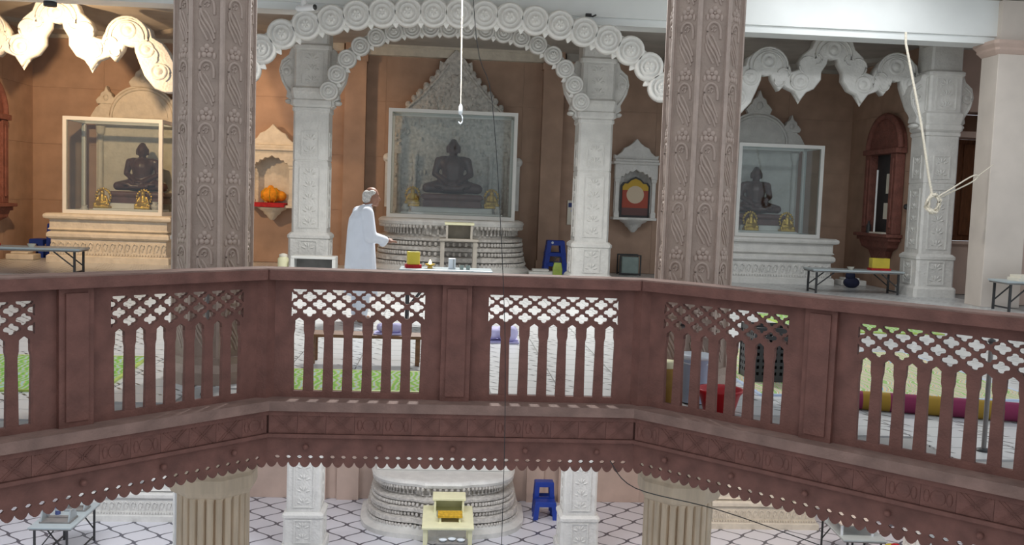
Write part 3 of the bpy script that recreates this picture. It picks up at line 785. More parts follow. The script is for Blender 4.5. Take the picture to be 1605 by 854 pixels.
# ------------------------------------------------------------ glass cases
def glass_case(loc, w_, d, h, label):
    t = empty('glass_case', loc, label=label, cat='glass case', group='glass cases around the seated statues')
    f = .075; X0, X1, Y0, Y1 = -w_/2, w_/2, 0, d
    for x in (X0, X1-f):
        for y in (Y0, Y1-f): obj('upright', MB().box(x, x+f, y, y+f, 0, h), 'case_frame', t)
    for z in (0, h-f):
        for y in (Y0, Y1-f): obj('cross_bar', MB().box(X0+f, X1-f, y, y+f, z, z+f), 'case_frame', t)
        for x in (X0, X1-f): obj('side_bar', MB().box(x, x+f, Y0+f, Y1-f, z, z+f), 'case_frame', t)
    obj('pane', MB().box(X0+f, X1-f, .03, .038, f, h-f), 'glass', t)
    for x in (X0+.03, X1-.038): obj('pane', MB().box(x, x+.008, Y0+f, Y1-f, f, h-f), 'glass', t)
    obj('pane', MB().box(X0+f, X1-f, Y0+f, Y1-f, h-.045, h-.037), 'glass', t)
    return t
glass_case((-.02, 20.55, 1.15), 2.74, 1.08, 2.30, 'largest glass case, white framed, on the central altar')
glass_case((-7.06, 20.5, 1.0), 2.02, 1.12, 2.0, 'white framed glass case on the left pedestal in warm light')
glass_case((7.12, 20.5, 1.0), 1.9, 1.12, 2.02, 'white framed glass case on the right pedestal')
def in_steps(x, y0, z, w_, label):
    t = empty('marble_step', (x, y0, z), label=label, cat='steps', group='marble steps inside the glass cases')
    obj('lower_step', MB().box(-w_/2, w_/2, 0, .8, 0, .12), 'marble_plain', t, bevel=.012)
    obj('upper_step', MB().box(-w_*.4, w_*.4, .2, .8, .12, .24), 'marble_plain', t, bevel=.012)
in_steps(0, 20.7, 1.15, 2.2, 'white marble steps inside the central glass case')
in_steps(-6.85, 20.68, 1.0, 1.35, 'white marble steps inside the left glass case')
in_steps(6.95, 20.68, 1.0, 1.35, 'white marble steps inside the right glass case')

# ------------------------------------------------------------ seated statues
def idol_mesh():
    b = MB()
    b.ell((0, 0, .40), (.27, .19, .16), 20, 12)                        # hips and belly
    b.cap((0, 0, .42), (0, .01, .66), .20, .255)
    b.ell((0, .0, .72), (.30, .17, .15), 20, 12)                      # chest
    b.cap((-.22, .01, .80), (.22, .01, .80), .095, .095)             # shoulders
    b.cap((0, .01, .85), (0, .0, .96), .085, .075)                      # neck
    b.ell((0, -.01, 1.06), (.125, .14, .165), 20, 14)                # head
    b.ell((0, .01, 1.20), (.07, .075, .05), 14, 8)                    # top knot
    b.ell((0, -.145, 1.04), (.022, .03, .035), 10, 6)
    for s_ in (-1, 1):
        b.cap((s_*.30, .01, .79), (s_*.37, .03, .52), .085, .07); b.cap((s_*.37, .03, .52), (s_*.10, -.20, .34), .068, .05)
        b.ell((s_*.13, 0, 1.03), (.025, .04, .09), 10, 8)            # long ears
        b.cap((s_*.20, .02, .27), (s_*.52, -.12, .22), .15, .105)     # thighs
        b.cap((s_*.52, -.12, .22), (-s_*.18, -.30, .22), .095, .06)   # shins crossed
        b.ell((-s_*.26, -.29, .27), (.12, .07, .045), 12, 8)
    b.ell((0, -.24, .33), (.13, .09, .04), 14, 8)                     # hands in the lap
    b.ell((0, -.05, .2), (.45, .25, .1), 20, 10)
    return b
idol_me = realize(idol_mesh(), [('REMESH', dict(mode='VOXEL', voxel_size=.018)), ('SMOOTH', dict(factor=.5, iterations=4))]); idol_me.materials.clear(); idol_me.name = 'body'
def idol(loc, sc, label):
    t = empty('seated_statue', loc, label=label, cat='statue', group='dark seated statues in the glass cases'); t.scale = (sc, sc, sc)
    link('body', idol_me, 'idol_stone', t, (0, 0, .17))
    obj('seat', MB().loft([[(x*.60, y*.34-.06, z) for x, y in ((-1, -1), (1, -1), (1, 1), (-1, 1))] for z in (0, .13)]).loft([[(x*s_, y*s_*.6-.06, z) for x, y in ((-1, -1), (1, -1), (1, 1), (-1, 1))] for z, s_ in ((.13, .56), (.18, .63), (.24, .63), (.27, .58))]), 'idol_base', t, bevel=.015)
    return t
idol((.0, 21.28, 1.39), 1.06, 'dark seated statue inside the central glass case')
idol((-6.68, 21.24, 1.24), .92, 'dark brown seated statue inside the left glass case')
idol((6.82, 21.24, 1.24), .92, 'dark seated statue inside the right glass case')
def figurine():
    b = MB()
    b.box(-.16, .16, -.1, .1, 0, .05).ell((0, 0, .1), (.15, .1, .06)).cap((0, 0, .1), (0, 0, .25), .08, .06).ell((0, -.01, .33), (.05, .05, .06)).cap((0, 0, .37), (0, 0, .41), .03, .01)
    for s_ in (-1, 1): b.cap((s_*.07, 0, .25), (s_*.12, -.04, .14), .03, .025).cap((s_*.12, -.04, .14), (0, -.09, .12), .025, .02).cap((s_*.05, 0, .1), (s_*.14, -.05, .08), .05, .035)
    me = realize(b, [('REMESH', dict(mode='VOXEL', voxel_size=.012)), ('SMOOTH', dict(factor=.5, iterations=2))]); me.materials.clear(); me.name = 'figure'; return me
fig_me = figurine()
halo = MB()
for i in range(13):
    a = R(-30+240*i/12); halo.ell((.15*math.cos(a), .06, .24+.17*math.sin(a)), (.028, .02, .03), 8, 5)
halo.tube([(.14*math.cos(R(-35+25*i)), .06, .24+.16*math.sin(R(-35+25*i))) for i in range(11)], .02, 6)
halo_me = halo.mesh('halo')
def gold(loc, label):
    t = empty('brass_figurine', loc, label=label, cat='figurine', group='small brass figurines in the glass cases')
    link('figure', fig_me, 'brass', t); link('halo', halo_me, 'brass', t)
gold((-.86, 20.98, 1.39), 'small brass figurine left of the central statue')
gold((.86, 20.98, 1.39), 'small brass figurine right of the central statue')
gold((-7.36, 20.78, 1.12), 'small brass figurine left of the statue in the left case')
gold((-6.52, 20.78, 1.12), 'small brass figurine in front of the statue in the left case')
gold((6.60, 20.78, 1.12), 'small brass figurine in front of the statue in the right case')
gold((7.42, 20.78, 1.12), 'small brass figurine right of the statue in the right case')
small = MB().lathe([(.05, 0), (.07, .02), (.09, .09), (.05, .13), (.07, .17)], 14).mesh('stone_pot')
for x, y, z, lb in ((-1.0, 20.81, 1.27, 'small stone pot at left in the central glass case'), (1.0, 20.81, 1.27, 'small stone pot at right in the central glass case'), (-7.72, 20.66, 1.0, 'small pot at left in the left glass case'), (-6.27, 20.68, 1.12, 'small pot at right in the left glass case')):
    tag(link('stone_pot', small, 'marble_carved', None, (x, y-.02 if abs(x) < 2 else y+.1, z)), lb, 'pot', 'small pots in the glass cases')

# ------------------------------------------------------------ wall niches
def marble_niche(x, label):
    t = empty('marble_niche', (x, 21.96, 1.3), label=label, cat='niche', group='small marble canopy niches on the back wall')
    obj('shelf', MB().box(-.50, .50, -.42, 0, -.06, 0), 'marble_cream' if x < 0 else 'marble', t, bevel=.012)
    mt = 'marble_cream' if x < 0 else 'marble'
    obj('corbel', MB().lathe([(.04, -.34), (.10, -.28), (.12, -.24), (.18, -.2), (.2, -.15), (.3, -.1), (.33, -.06)], 20, (0, -.2, 0)), mt, t)
    obj('back_panel', MB().box(-.44, .44, -.035, 0, 0, 1.3), mt, t)
    for sx in (-1, 1):
        obj('pillar', MB().loft([sq(.12, 0), sq(.12, .10), sq(.085, .14), sq(.085, .78), sq(.12, .82), sq(.12, .9)]), mt, t, loc=(sx*.42, -.3, 0))
    ar = [(.48, .88), (.48, 1.2), (-.48, 1.2), (-.48, .88), (-.36, .88), (-.34, .94), (-.29, .93), (-.26, 1.0), (-.2, .99), (-.15, 1.05), (-.08, 1.04), (0, 1.10), (.08, 1.04), (.15, 1.05), (.2, .99), (.26, 1.0), (.29, .93), (.34, .94), (.36, .88)]
    link('arch', pierced([ar], .2, .01), mt, t, (0, -.28, 0))
    obj('cornice', MB().box(-.54, .54, -.44, 0, 1.2, 1.26).box(-.5, .5, -.4, 0, 1.26, 1.32), mt, t, bevel=.01)
    gb = [(-.5, 1.32), (.5, 1.32), (.52, 1.42), (.44, 1.40), (.34, 1.48), (.28, 1.58), (.18, 1.62), (.08, 1.7), (0, 1.79), (-.08, 1.7), (-.18, 1.62), (-.28, 1.58), (-.34, 1.48), (-.44, 1.40), (-.52, 1.42)]
    obj('gable', MB().prism(gb, -.3, -.1), mt, t, bevel=.012, seg=1)
    return t
marble_niche(-4.0, 'small cream marble canopy niche holding an orange bundle on red cloth')
marble_niche(4.16, 'small white marble canopy niche holding an arched coloured picture')
t = empty('offering_bundle', (-4.03, 21.72, 1.3), label='round orange cloth bundle on a red cloth in the left niche', cat='bundle')
b = MB()
obj('red_cloth', MB().box(-.36, .36, -.2, .18, 0, .05).box(-.34, .34, -.215, -.2, -.05, .04), 'red_cloth', t, bevel=.012)
bl = MB().ell((0, 0, .22), (.22, .18, .17), 24, 14).ell((.2, .04, .2), (.14, .12, .12)).ell((0, -.02, .4), (.06, .06, .04))
blob('orange_bundle', bl, 'orange_cloth', t, .016, 4)
b = MB()
for i in range(8):
    a = R(-90+i*22.5*2); b.tube([(0.23*math.cos(R(-60+j*40))*math.cos(a), .19*math.cos(R(-60+j*40))*math.sin(a), .22+.18*math.sin(R(-60+j*40))) for j in range(4)], .012, 5)
tag(obj('fold', b, 'gold_cloth', t), kind='stuff')
# arched picture
pm = node_mat('deity_print', .5); n, bb, tc, X, M_, mix = pm
c1 = mix(M_('GREATER_THAN', X[2], .62), (.36, .05, .02), (.55, .34, .02))
el = M_('LESS_THAN', M_('ADD', M_('POWER', M_('MULTIPLY', X[0], 1/.2), 2), M_('POWER', M_('MULTIPLY', M_('SUBTRACT', X[2], .52), 1/.20), 2)), 1)
c2 = mix(el, c1, (.62, .50, .36)); lowb = M_('LESS_THAN', X[2], .22); n.links.new(mix(lowb, c2, (.12, .05, .045)), bb.inputs['Base Color'])
t = empty('arched_picture', (4.18, 21.74, 1.3), label='arched red and gold picture with dark frame in the right niche', cat='picture')
ap = [(-.34, 0), (.34, 0), (.34, .72), (.28, .8), (.2, .8), (.12, .88), (0, .93), (-.12, .88), (-.2, .8), (-.28, .8), (-.34, .72)]
obj('frame', MB().prism(ap, 0, .05), 'dark_metal', t)
obj('print', MB().prism([(x*.88, .05+z*.9) for x, z in ap], -.012, 0.002), 'deity_print', t)

def red_niche(sx, y, label):
    t = empty('sandstone_niche', (sx*9.27, y, 1.1), (0, 0, -sx*PI/2), label=label, cat='niche', group='red sandstone niches on the side walls')
    mt = 'sandstone_niche'
    obj('sill', MB().box(-.82, .82, -.34, 0, 0, .07).box(-.76, .76, -.28, 0, -.08, 0), mt, t, bevel=.012)
    obj('corbel', MB().loft([[(x*s_, -.24*s_ if yv else 0, z) for x, yv in ((-.7, 1), (.7, 1), (.7, 0), (-.7, 0))] for z, s_ in ((-.08, 1), (-.22, .9), (-.3, .6), (-.5, .45), (-.62, .1))]), mt, t)
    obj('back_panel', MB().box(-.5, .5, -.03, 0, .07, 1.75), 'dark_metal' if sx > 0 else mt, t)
    for s_ in (-1, 1):
        obj('jamb', MB().box(s_*.6-.13, s_*.6+.13, -.2, 0, .07, 1.75).box(s_*.6-.06, s_*.6+.06, -.23, -.2, .2, 1.65), mt, t, bevel=.012)
    obj('lintel', MB().box(-.8, .8, -.24, 0, 1.75, 1.86), mt, t, bevel=.012)
    hd = [(.78*math.cos(R(a)), 1.86+.72*math.sin(R(a))) for a in range(0, 181, 12)]
    obj('arch_head', MB().prism(hd, -.12, 0), mt, t)
    obj('arch_moulding', MB().tube([(x*.97, -.13, 1.86+(z-1.86)*.97) for x, z in hd], .07, 8), mt, t)
    return t
red_niche(1, 19.95, 'carved red sandstone niche on the right wall above the yellow box')
red_niche(-1, 19.6, 'carved red sandstone niche at the left edge of the upper floor')
def paper(name, loc, w_, h, label, cat):
    return tag(obj(name, MB().box(-.006, .006, -w_/2, w_/2, 0, h), 'paper', None, loc, (0, 0, 0)), label, cat)
paper('paper_sheet', (9.215, 19.72, 2.02), .34, .42, 'upper pale paper sheet in the right red niche', 'paper')
paper('paper_sheet', (9.215, 19.80, 1.48), .30, .34, 'lower pale paper sheet in the right red niche', 'paper')
tag(obj('tube_lamp', MB().lathe([(.02, 0), (.02, 1.35)], 10), 'lamp_white', None, (9.08, 20.05, 1.17)), 'thin white upright tube standing in the right red niche', 'tube')
tag(obj('bottle', MB().lathe([(.05, 0), (.05, .16), (.02, .21), (.02, .26)], 12), 'dark_metal', None, (9.06, 20.28, 1.17)), 'small dark bottle on the sill of the right red niche', 'bottle')
tag(obj('folded_paper', MB().box(-.12, .12, -.3, .3, 0, .03), 'paper', None, (9.09, 19.75, 1.17)), 'folded white paper lying on the right niche sill', 'paper')
tag(obj('wall_knob', MB().lathe([(.001, -.09), (.05, -.08), (.06, -.04), (.025, -.03), (.025, 0), (.05, .0)], 12, axis='Y'), 'dark_metal', None, (9.28, 18.98, 1.75), (0, 0, -PI/2)), 'dark round knob on the wall right of the red niche', 'knob')
tag(obj('paper_sheet', MB().box(-.006, .006, -.3, .3, 0, .9), 'paper', None, (-9.22, 19.6, 1.55)), 'pale sheet inside the left red niche', 'paper')

# wall notice board
t = empty('notice_board', (2.82, 21.96, 1.08), label='white notice board with blue heading on the wall beside the column', cat='notice')
obj('board', MB().box(-.16, .16, -.02, 0, 0, .56), 'paper', t, bevel=.006)
obj('heading', MB().box(-.14, .14, -.024, -.019, .40, .5), 'blue_ink', t)
obj('figure_print', MB().box(-.06, .03, -.024, -.019, .2, .36).box(-.08, .0, -.024, -.019, .3, .34), 'lilac_cloth', t)
obj('yellow_strip', MB().box(-.05, .12, -.024, -.019, .05, .12), 'gold_cloth', t)

# ------------------------------------------------------------ stools
def stool_mesh(wt, wb, h, dt, db):
    b = MB(); leg = .09
    top = lambda f: (wt+(wb-wt)*f, dt+(db-dt)*f)
    b.loft([[(-wt/2, -dt/2, h), (wt/2, -dt/2, h), (wt/2, dt/2, h), (-wt/2, dt/2, h)], [(-wt/2-.01, -dt/2-.01, h-.1), (wt/2+.01, -dt/2-.01, h-.1), (wt/2+.01, dt/2+.01, h-.1), (-wt/2-.01, dt/2+.01, h-.1)]])
    return b
def stool_parts(t, wt, wb, h, dt, db, rungs=(.36, .66), loc=(0, 0, 0)):
    f = lambda z: 1-z/h
    W = lambda z: wt+(wb-wt)*f(z); D = lambda z: dt+(db-dt)*f(z)
    obj('seat', MB().loft([[(sx*(W(z))/2, sy*D(z)/2, z) for sx, sy in ((-1, -1), (1, -1), (1, 1), (-1, 1))] for z in (h-.11, h-.015)]+[[(sx*(wt-.03)/2, sy*(dt-.03)/2, h) for sx, sy in ((-1, -1), (1, -1), (1, 1), (-1, 1))]]), 'blue_plastic', t, loc=loc)
    for sx in (-1, 1):
        for sy in (-1, 1):
            b = MB(); rings = []
            for z in (0, h-.1):
                x, y = sx*W(z)/2, sy*D(z)/2; l = .105
                rings.append([(x, y, z), (x-sx*l, y, z), (x-sx*l, y-sy*.02, z), (x-sx*.02, y-sy*.02, z), (x-sx*.02, y-sy*l, z), (x, y-sy*l, z)])
            obj('leg', b.loft(rings), 'blue_plastic', t, loc=loc)
    for r_ in rungs:
        z = h*r_
        for sy in (-1, 1): obj('rung', MB().box(-W(z)/2+.05, W(z)/2-.05, sy*D(z)/2-.012, sy*D(z)/2+.012, z-.04, z+.04), 'blue_plastic', t, loc=loc)
        for sx in (-1, 1): obj('rung', MB().box(sx*W(z)/2-.012, sx*W(z)/2+.012, -D(z)/2+.05, D(z)/2-.05, z-.04, z+.04), 'blue_plastic', t, loc=loc)
gs = 'blue plastic stools'
t = empty('plastic_stool', (2.33, 21.25, 0), label='tall blue plastic stool on the upper floor, right of the central altar', cat='stool', group=gs)
stool_parts(t, .38, .54, .74, .32, .44, (.28, .58))
obj('label_sticker', MB().lathe([(.028, 0), (.028, .004)], 12, axis='Y'), 'white_plastic', t, loc=(-.08, -.172, .69))
def step_stool(loc, rz, label):
    t = empty('step_stool', loc, (0, 0, rz), label=label, cat='stool', group='blue plastic step stools')
    stool_parts(t, .42, .50, .74, .26, .32, (.5,), (0, .2, 0)); stool_parts(t, .46, .54, .40, .28, .34, (), (0, -.16, 0))
step_stool((2.28, 20.95, LOW), 0, 'blue plastic step stool on the patterned lower floor')
step_stool((-8.74, 21.45, 0), -PI/2, 'blue plastic step stool peeking out beside the left pedestal')

# ------------------------------------------------------------ tables
def folding_table(loc, rz, L, D, h, label, top='table_top', low=False, group='folding tables'):
    t = empty('folding_table', loc, (0, 0, rz), label=label, cat='table', group=group)
    obj('table_top', MB().box(-L/2, L/2, -D/2, D/2, h-.035, h), top, t, bevel=.008)
    obj('top_edge', MB().box(-L/2+.02, L/2-.02, -D/2+.02, D/2-.02, h-.06, h-.035), 'grey_metal', t)
    for sx in (-1, 1):
        for sy in (-1, 1):
            obj('leg', MB().bar((sx*(L/2-.1), sy*(D/2-.06), 0), (sx*(L/2-.1), sy*(D/2-.06), h-.06), .035), 'dark_metal', t)
            obj('brace', MB().bar((sx*(L/2-.1), sy*(D/2-.06), h*.3), (sx*(L/2-.45), sy*(D/2-.06), h-.06), .02), 'dark_metal', t)
        obj('crossbar', MB().bar((sx*(L/2-.1), -D/2+.06, h*.12), (sx*(L/2-.1), D/2-.06, h*.12), .025), 'dark_metal', t)
    return t
folding_table((-7.45, 17.35, 0), R(3), 1.95, .6, .48, 'grey folding table at left in front of the warm lit pedestal')
folding_table((7.98, 18.45, 0), 0, 1.85, .55, .47, 'grey folding table at right under the red niche')
folding_table((10.25, 15.85, 0), 0, 1.7, .6, .53, 'folding table at the far right edge in front of the cream pillar')
folding_table((-.09, 11.9, 0), 0, 1.14, .5, .72, 'grey folding table beside the standing man, holding a lit lamp')
folding_table((-7.2, 18.42, LOW), 0, .78, 1.5, .75, 'blue-grey folding table on the lower floor at left, with trays')
folding_table((8.2, 18.3, LOW), R(-4), .85, 1.6, .75, 'dark steel table on the lower floor at right', group='folding tables')

def yellow_box(loc, label, w_=.34, h=.22, rz=0, d=.16):
    t = empty('donation_box', loc, (0, 0, rz), label=label, cat='box', group='yellow donation boxes')
    obj('box_body', MB().box(-w_/2, w_/2, -d/2, d/2, .04, h), 'yellow_paint', t, bevel=.008)
    obj('box_base', MB().box(-w_/2-.02, w_/2+.02, -d/2-.02, d/2+.02, 0, .04), 'red_cloth', t)
    obj('slot', MB().box(-w_*.25, w_*.25, -.008, .008, h, h+.003), 'dark_metal', t)
yellow_box((8.5, 18.45, .47), 'yellow box on the right folding table under the red niche', .36, .24)
yellow_box((-8.13, 17.35, .48), 'yellow box at left edge on the folding table below the red niche', .34, .26)
yellow_box((-.5, 11.9, .72), 'yellow box on the table beside the standing man', .15, .2, R(10), .12)
t = empty('oil_lamp', (-.29, 11.88, .72), label='small brass lamp with a lit flame beside the man', cat='lamp')
obj('bowl', MB().lathe([(.03, 0), (.035, .012), (.02, .02), (.055, .04), (.065, .055), (.05, .05), (.005, .035)], 18), 'brass', t)
obj('flame', MB().lathe([(.004, .04), (.016, .055), (.018, .07), (.01, .09), (.001, .11)], 10), 'flame', t)
t = empty('steel_cup_stand', (-.02, 11.9, .72), label='small white and steel box on the table, right of the lit lamp', cat='box')
obj('box_body', MB().box(-.045, .045, -.04, .04, 0, .13), 'white_plastic', t, bevel=.006); obj('steel_band', MB().box(.012, .03, -.043, -.038, .01, .12), 'steel', t)
for i, (x, lb) in enumerate(((.1, 'small clear glass nearest the white box on the table'), (.18, 'small clear glass at right on the table by the man'))):
    tag(obj('drinking_glass', MB().lathe([(.022, 0), (.028, .05), (.025, .05), (.02, .005)], 12), 'glass_green', None, (x, 11.84, .72)), lb, 'glass', 'small glasses on the table by the man')
tag(obj('bowl', MB().lathe([(.04, 0), (.07, .05), (.075, .055), (.06, .045), (.01, .01)], 16), 'paper', None, (7.9, 18.4, .47)), 'small pale bowl on the right folding table', 'bowl')
tag(obj('bowl', MB().lathe([(.04, 0), (.07, .05), (.075, .055), (.06, .045), (.01, .01)], 16), 'paper', None, (-7.35, 17.3, .48)), 'small pale bowl on the left folding table', 'bowl')
tag(obj('book_stack', MB().box(-.3, .3, -.18, .18, 0, .05).box(-.26, .22, -.16, .17, .05, .1), 'paper', None, (9.95, 15.8, .53)), 'pale papers lying on the far right table', 'papers')
tag(obj('brass_pot', MB().lathe([(.05, 0), (.09, .06), (.07, .12), (.05, .15), (.06, .17)], 14), 'brass', None, (10.05, 15.95, .63)), 'small brass pot on papers at the far right table', 'pot')
# marble blocks on the floor beside the shrines
for x, y, lb, c in ((-8.9, 20.6, 'low pale marble block on the floor behind the left folding table', 'marble_cream'), (8.78, 20.4, 'low pale marble block on the floor behind the right folding table', 'marble_plain'), (1.93, 20.1, 'low pale marble block at the right foot of the central altar', 'marble_plain')):
    tag(obj('marble_block', MB().box(-.28, .28, -.2, .2, 0, .12).box(-.2, .15, -.15, .15, .12, .17), c, None, (x, y, 0), bevel=.02), lb, 'block', 'loose marble blocks')
tag(obj('dark_bag', MB().ell((0, 0, .10), (.17, .14, .12)).ell((-.03, 0, .24), (.10, .1, .12)).ell((-.05, 0, .38), (.05, .05, .05)), 'navy_cloth', None, (8.52, 19.75, .01)), 'dark blue bag on the floor beside the right pedestal', 'bag')

# table and cream stand in front of the altars
def altar_table(loc, label, mt, w_=.78, d=.55, h=.80):
    t = empty('altar_table', loc, label=label, cat='table', group='tables in front of the altars')
    obj('table_top', MB().box(-w_/2, w_/2, -d/2, d/2, h-.05, h), mt, t, bevel=.012)
    for sx in (-1, 1):
        for sy in (-1, 1): obj('leg', MB().box(sx*(w_/2-.07)-.04, sx*(w_/2-.07)+.04, sy*(d/2-.06)-.03, sy*(d/2-.06)+.03, 0, h-.05), mt, t)
    return t
altar_table((.15, 19.0, 0), 'grey beige table standing in front of the central altar', 'table_beige')
def shelf_box(loc, label, mt, topmt, w_=.5, d=.36, h=.28):
    t = empty('offering_stand', loc, label=label, cat='stand', group='small stands on the altar tables')
    obj('stand_top', MB().box(-w_/2-.03, w_/2+.03, -d/2-.02, d/2+.02, h-.05, h), topmt, t, bevel=.008)
    for sx in (-1, 1): obj('stand_side', MB().box(sx*(w_/2-.02)-.02, sx*(w_/2-.02)+.02, -d/2, d/2, 0, h-.03), mt, t)
    obj('stand_back', MB().box(-w_/2+.04, w_/2-.04, d/2-.03, d/2, 0, h-.03), mt, t)
shelf_box((.15, 19.0, .80), 'small grey stand with yellow cover on the central altar table', 'table_beige', 'cream_paint', .52, .5, .32)
altar_table((.1, 18.55, LOW), 'pale cream table in front of the lower altar', 'cream_paint', 1.0, 1.35, .77)
shelf_box((.12, 18.95, LOW+.77), 'cream box stand at the back of the lower cream table', 'cream_paint', 'cream_paint', .60, .4, .30)
shelf_box((.14, 18.32, LOW+.77), 'small low reading stand at the front of the lower cream table', 'cream_paint', 'gold_cloth', .42, .28, .14)
tag(obj('steel_tray', MB().box(-.24, .24, -.1, .1, 0, .02).box(-.24, .24, -.1, -.09, .02, .05).box(-.24, .24, .09, .1, .02, .05).box(-.24, -.23, -.09, .09, .02, .05).box(.23, .24, -.09, .09, .02, .05), 'steel', None, (.12, 18.62, LOW+.77)), 'steel tray lying before the box stand on the lower cream table', 'tray')
t = empty('steel_stool', (.18, 17.70, LOW), label='dark steel stool with dishes in front of the lower cream table', cat='stool')
obj('seat', MB().box(-.3, .3, -.14, .14, .52, .58), 'grey_metal', t, bevel=.01)
for sx in (-1, 1):
    for sy in (-1, 1): obj('leg', MB().bar((sx*.3, sy*.13, 0), (sx*.24, sy*.1, .53), .05), 'grey_metal', t)
for i, (x, y) in enumerate(((-.17, -.02), (.0, .03), (.17, -.02))):
    tag(obj('steel_dish', MB().lathe([(.05, 0), (.075, .03), (.08, .035), (.06, .025), (.005, .01)], 16), 'white_plastic', None, (.18+x, 17.70+y, LOW+.58)), 'shiny %s dish on the dark steel stool' % ('left', 'middle', 'right')[i], 'dish', 'dishes on the steel stool')
# lower left table things
def tray_rack(loc, label, mt, w_, d, h, rz=0):
    t = empty('tray_rack', loc, (0, 0, rz), label=label, cat='rack', group='racks on the lower tables')
    obj('rack_base', MB().box(-w_/2, w_/2, -d/2, d/2, 0, .03), 'grey_metal', t)
    for sx in (-1, 1): obj('rack_side', MB().prism([(-d/2, .03), (d/2, .03), (d*.3, h), (-d*.3, h)], -.012, .012, Matrix.Rotation(PI/2, 4, 'Z')), mt, t, loc=(sx*(w_/2-.03), 0, 0))
    obj('rack_bar', MB().bar((-w_/2, 0, h-.02), (w_/2, 0, h-.02), .03), mt, t)
tray_rack((-7.2, 18.1, LOW+.75), 'grey rack at the front of the blue-grey lower table', 'steel', .56, .4, .22)
tray_rack((-7.1, 18.75, LOW+.75), 'grey rack at the back of the blue-grey lower table', 'steel', .4, .3, .18)
tag(obj('dark_flask', MB().lathe([(.05, 0), (.05, .12), (.03, .17), (.03, .2)], 12), 'blue_ink', None, (-7.35, 18.44, LOW+.75)), 'dark flask between the racks on the lower left table', 'flask')
t = empty('steel_counter', (8.12, 18.22, LOW+.75), (0, 0, R(-4)), label='low steel stand with pale top on the lower right table', cat='stand')
obj('counter_top', MB().box(-.34, .34, -.5, .5, .2, .24), 'pillar_cream', t, bevel=.008)
for sx in (-1, 1):
    for sy in (-1, 1): obj('leg', MB().box(sx*.3-.02, sx*.3+.02, sy*.45-.02, sy*.45+.02, 0, .2), 'white_plastic', t)
t = empty('yellow_bucket', (9.0, 18.05, LOW), label='bright yellow stand with red cloth at lower right', cat='stand')
obj('body', MB().lathe([(.12, 0), (.14, .3), (.17, .42), (.18, .44), (.16, .43)], 18), 'yellow_paint', t)
obj('cloth', MB().ell((0, -.05, .46), (.10, .09, .06)), 'red_cloth', t)

# ------------------------------------------------------------ small things along the back
t = empty('white_bench', (-2.50, 17.75, 0), label='low white framed bench in front of the left marble column', cat='bench')
obj('bench_top', MB().box(-.40, .40, -.2, .2, .40, .45), 'case_frame', t, bevel=.01)
for sx in (-1, 1): obj('bench_side', MB().box(sx*.37-.03, sx*.37+.03, -.2, .2, 0, .4), 'case_frame', t)
obj('bench_shelf', MB().box(-.34, .34, -.16, .16, .12, .15), 'steel', t); obj('bench_back', MB().box(-.34, .34, .14, .18, .15, .4), 'grey_metal', t)
t = empty('cream_canister', (-3.06, 17.7, 0), label='pale cream canister beside the white bench', cat='canister')
obj('body', MB().lathe([(.09, 0), (.1, .02), (.1, .38), (.07, .42)], 16), 'cream_paint', t); obj('lid', MB().lathe([(.075, .42), (.075, .46), (.02, .48)], 16), 'paper', t)
t = empty('green_bag', (2.22, 19.7, 0), label='yellow-green bag on the floor left of the right marble column', cat='bag')
obj('bag_body', MB().loft([[(x*.09*s_, y*.08*s_, z) for x, y in ((-1, -1), (1, -1), (1, 1), (-1, 1))] for z, s_ in ((0, 1), (.2, 1.08), (.34, .8))]), 'green_plastic', t, bevel=.02)
obj('bag_handle', MB().tube(sm_path([(-.08, 0, .32), (-.05, 0, .44), (.05, 0, .44), (.08, 0, .32)], 4), .015, 6), 'dark_metal', t)
t = empty('wire_crate', (4.06, 21.5, 0), label='grey box in a dark wire frame under the right niche', cat='crate')
obj('crate_box', MB().box(-.2, .2, -.16, .16, .03, .42), 'glass_green', t, bevel=.02)
for sx in (-1, 1):
    for sy in (-1, 1): obj('frame_post', MB().box(sx*.23-.015, sx*.23+.015, sy*.18-.015, sy*.18+.015, 0, .46), 'dark_metal', t)
for z in (.03, .45):
    for sy in (-1, 1): obj('frame_bar', MB().box(-.23, .23, sy*.18-.013, sy*.18+.013, z-.015, z+.015), 'dark_metal', t)

# ropes, cables, fixtures
t = empty('rope_coil', (8.30, 16.15, 1.8), label='pale rope with hanging coil in front of the right marble column', cat='rope')
obj('rope_line', MB().tube([(-.67, 0, 2.9), (-.66, 0, 2.72), (-.3, 0, 1.4), (-.08, 0, .42), (0, 0, .12)], .022, 8), 'rope', t)
b = MB()
for k in range(6):
    pts = [(.10*math.cos(a*PI/8)+random.uniform(-.012, .012)+.01*k, random.uniform(-.05, .05), .16*math.sin(a*PI/8)+random.uniform(-.015, .015)) for a in range(17)]; b.tube(pts, .02, 6)
obj('coil', b, 'rope', t)
obj('rope_strand', MB().tube(sm_path([(.05, -.02, .1), (.3, -.03, .26), (.6, -.03, .46), (.74, -.02, .52), (.78, 0, .48), (.7, .02, .40), (.4, .02, .24), (.08, 0, .08)], 4), .013, 6).tube([(.78, 0, .5), (1.12, .12, .72)], .008, 6), 'rope', t)
t = empty('bell_rope', (.06, 15.0, 2.75), label='thin rope with white hook hanging before the central glass case', cat='rope')
obj('rope_line', MB().tube([(-.04, 0, 2.64), (0, 0, .28)], .010, 6), 'rope', t)
obj('hook', MB().lathe([(.012, .3), (.03, .26), (.035, .18), (.02, .14)], 10).tube(sm_path([(0, 0, .16), (.03, 0, .1), (.03, 0, .03), (0, 0, 0), (-.03, 0, .03)], 4), .012, 6), 'white_plastic', t)
t = empty('hanging_cable', (.3, 6.5, -2.6), label='thin dark cable hanging down through the floor opening', cat='cable')
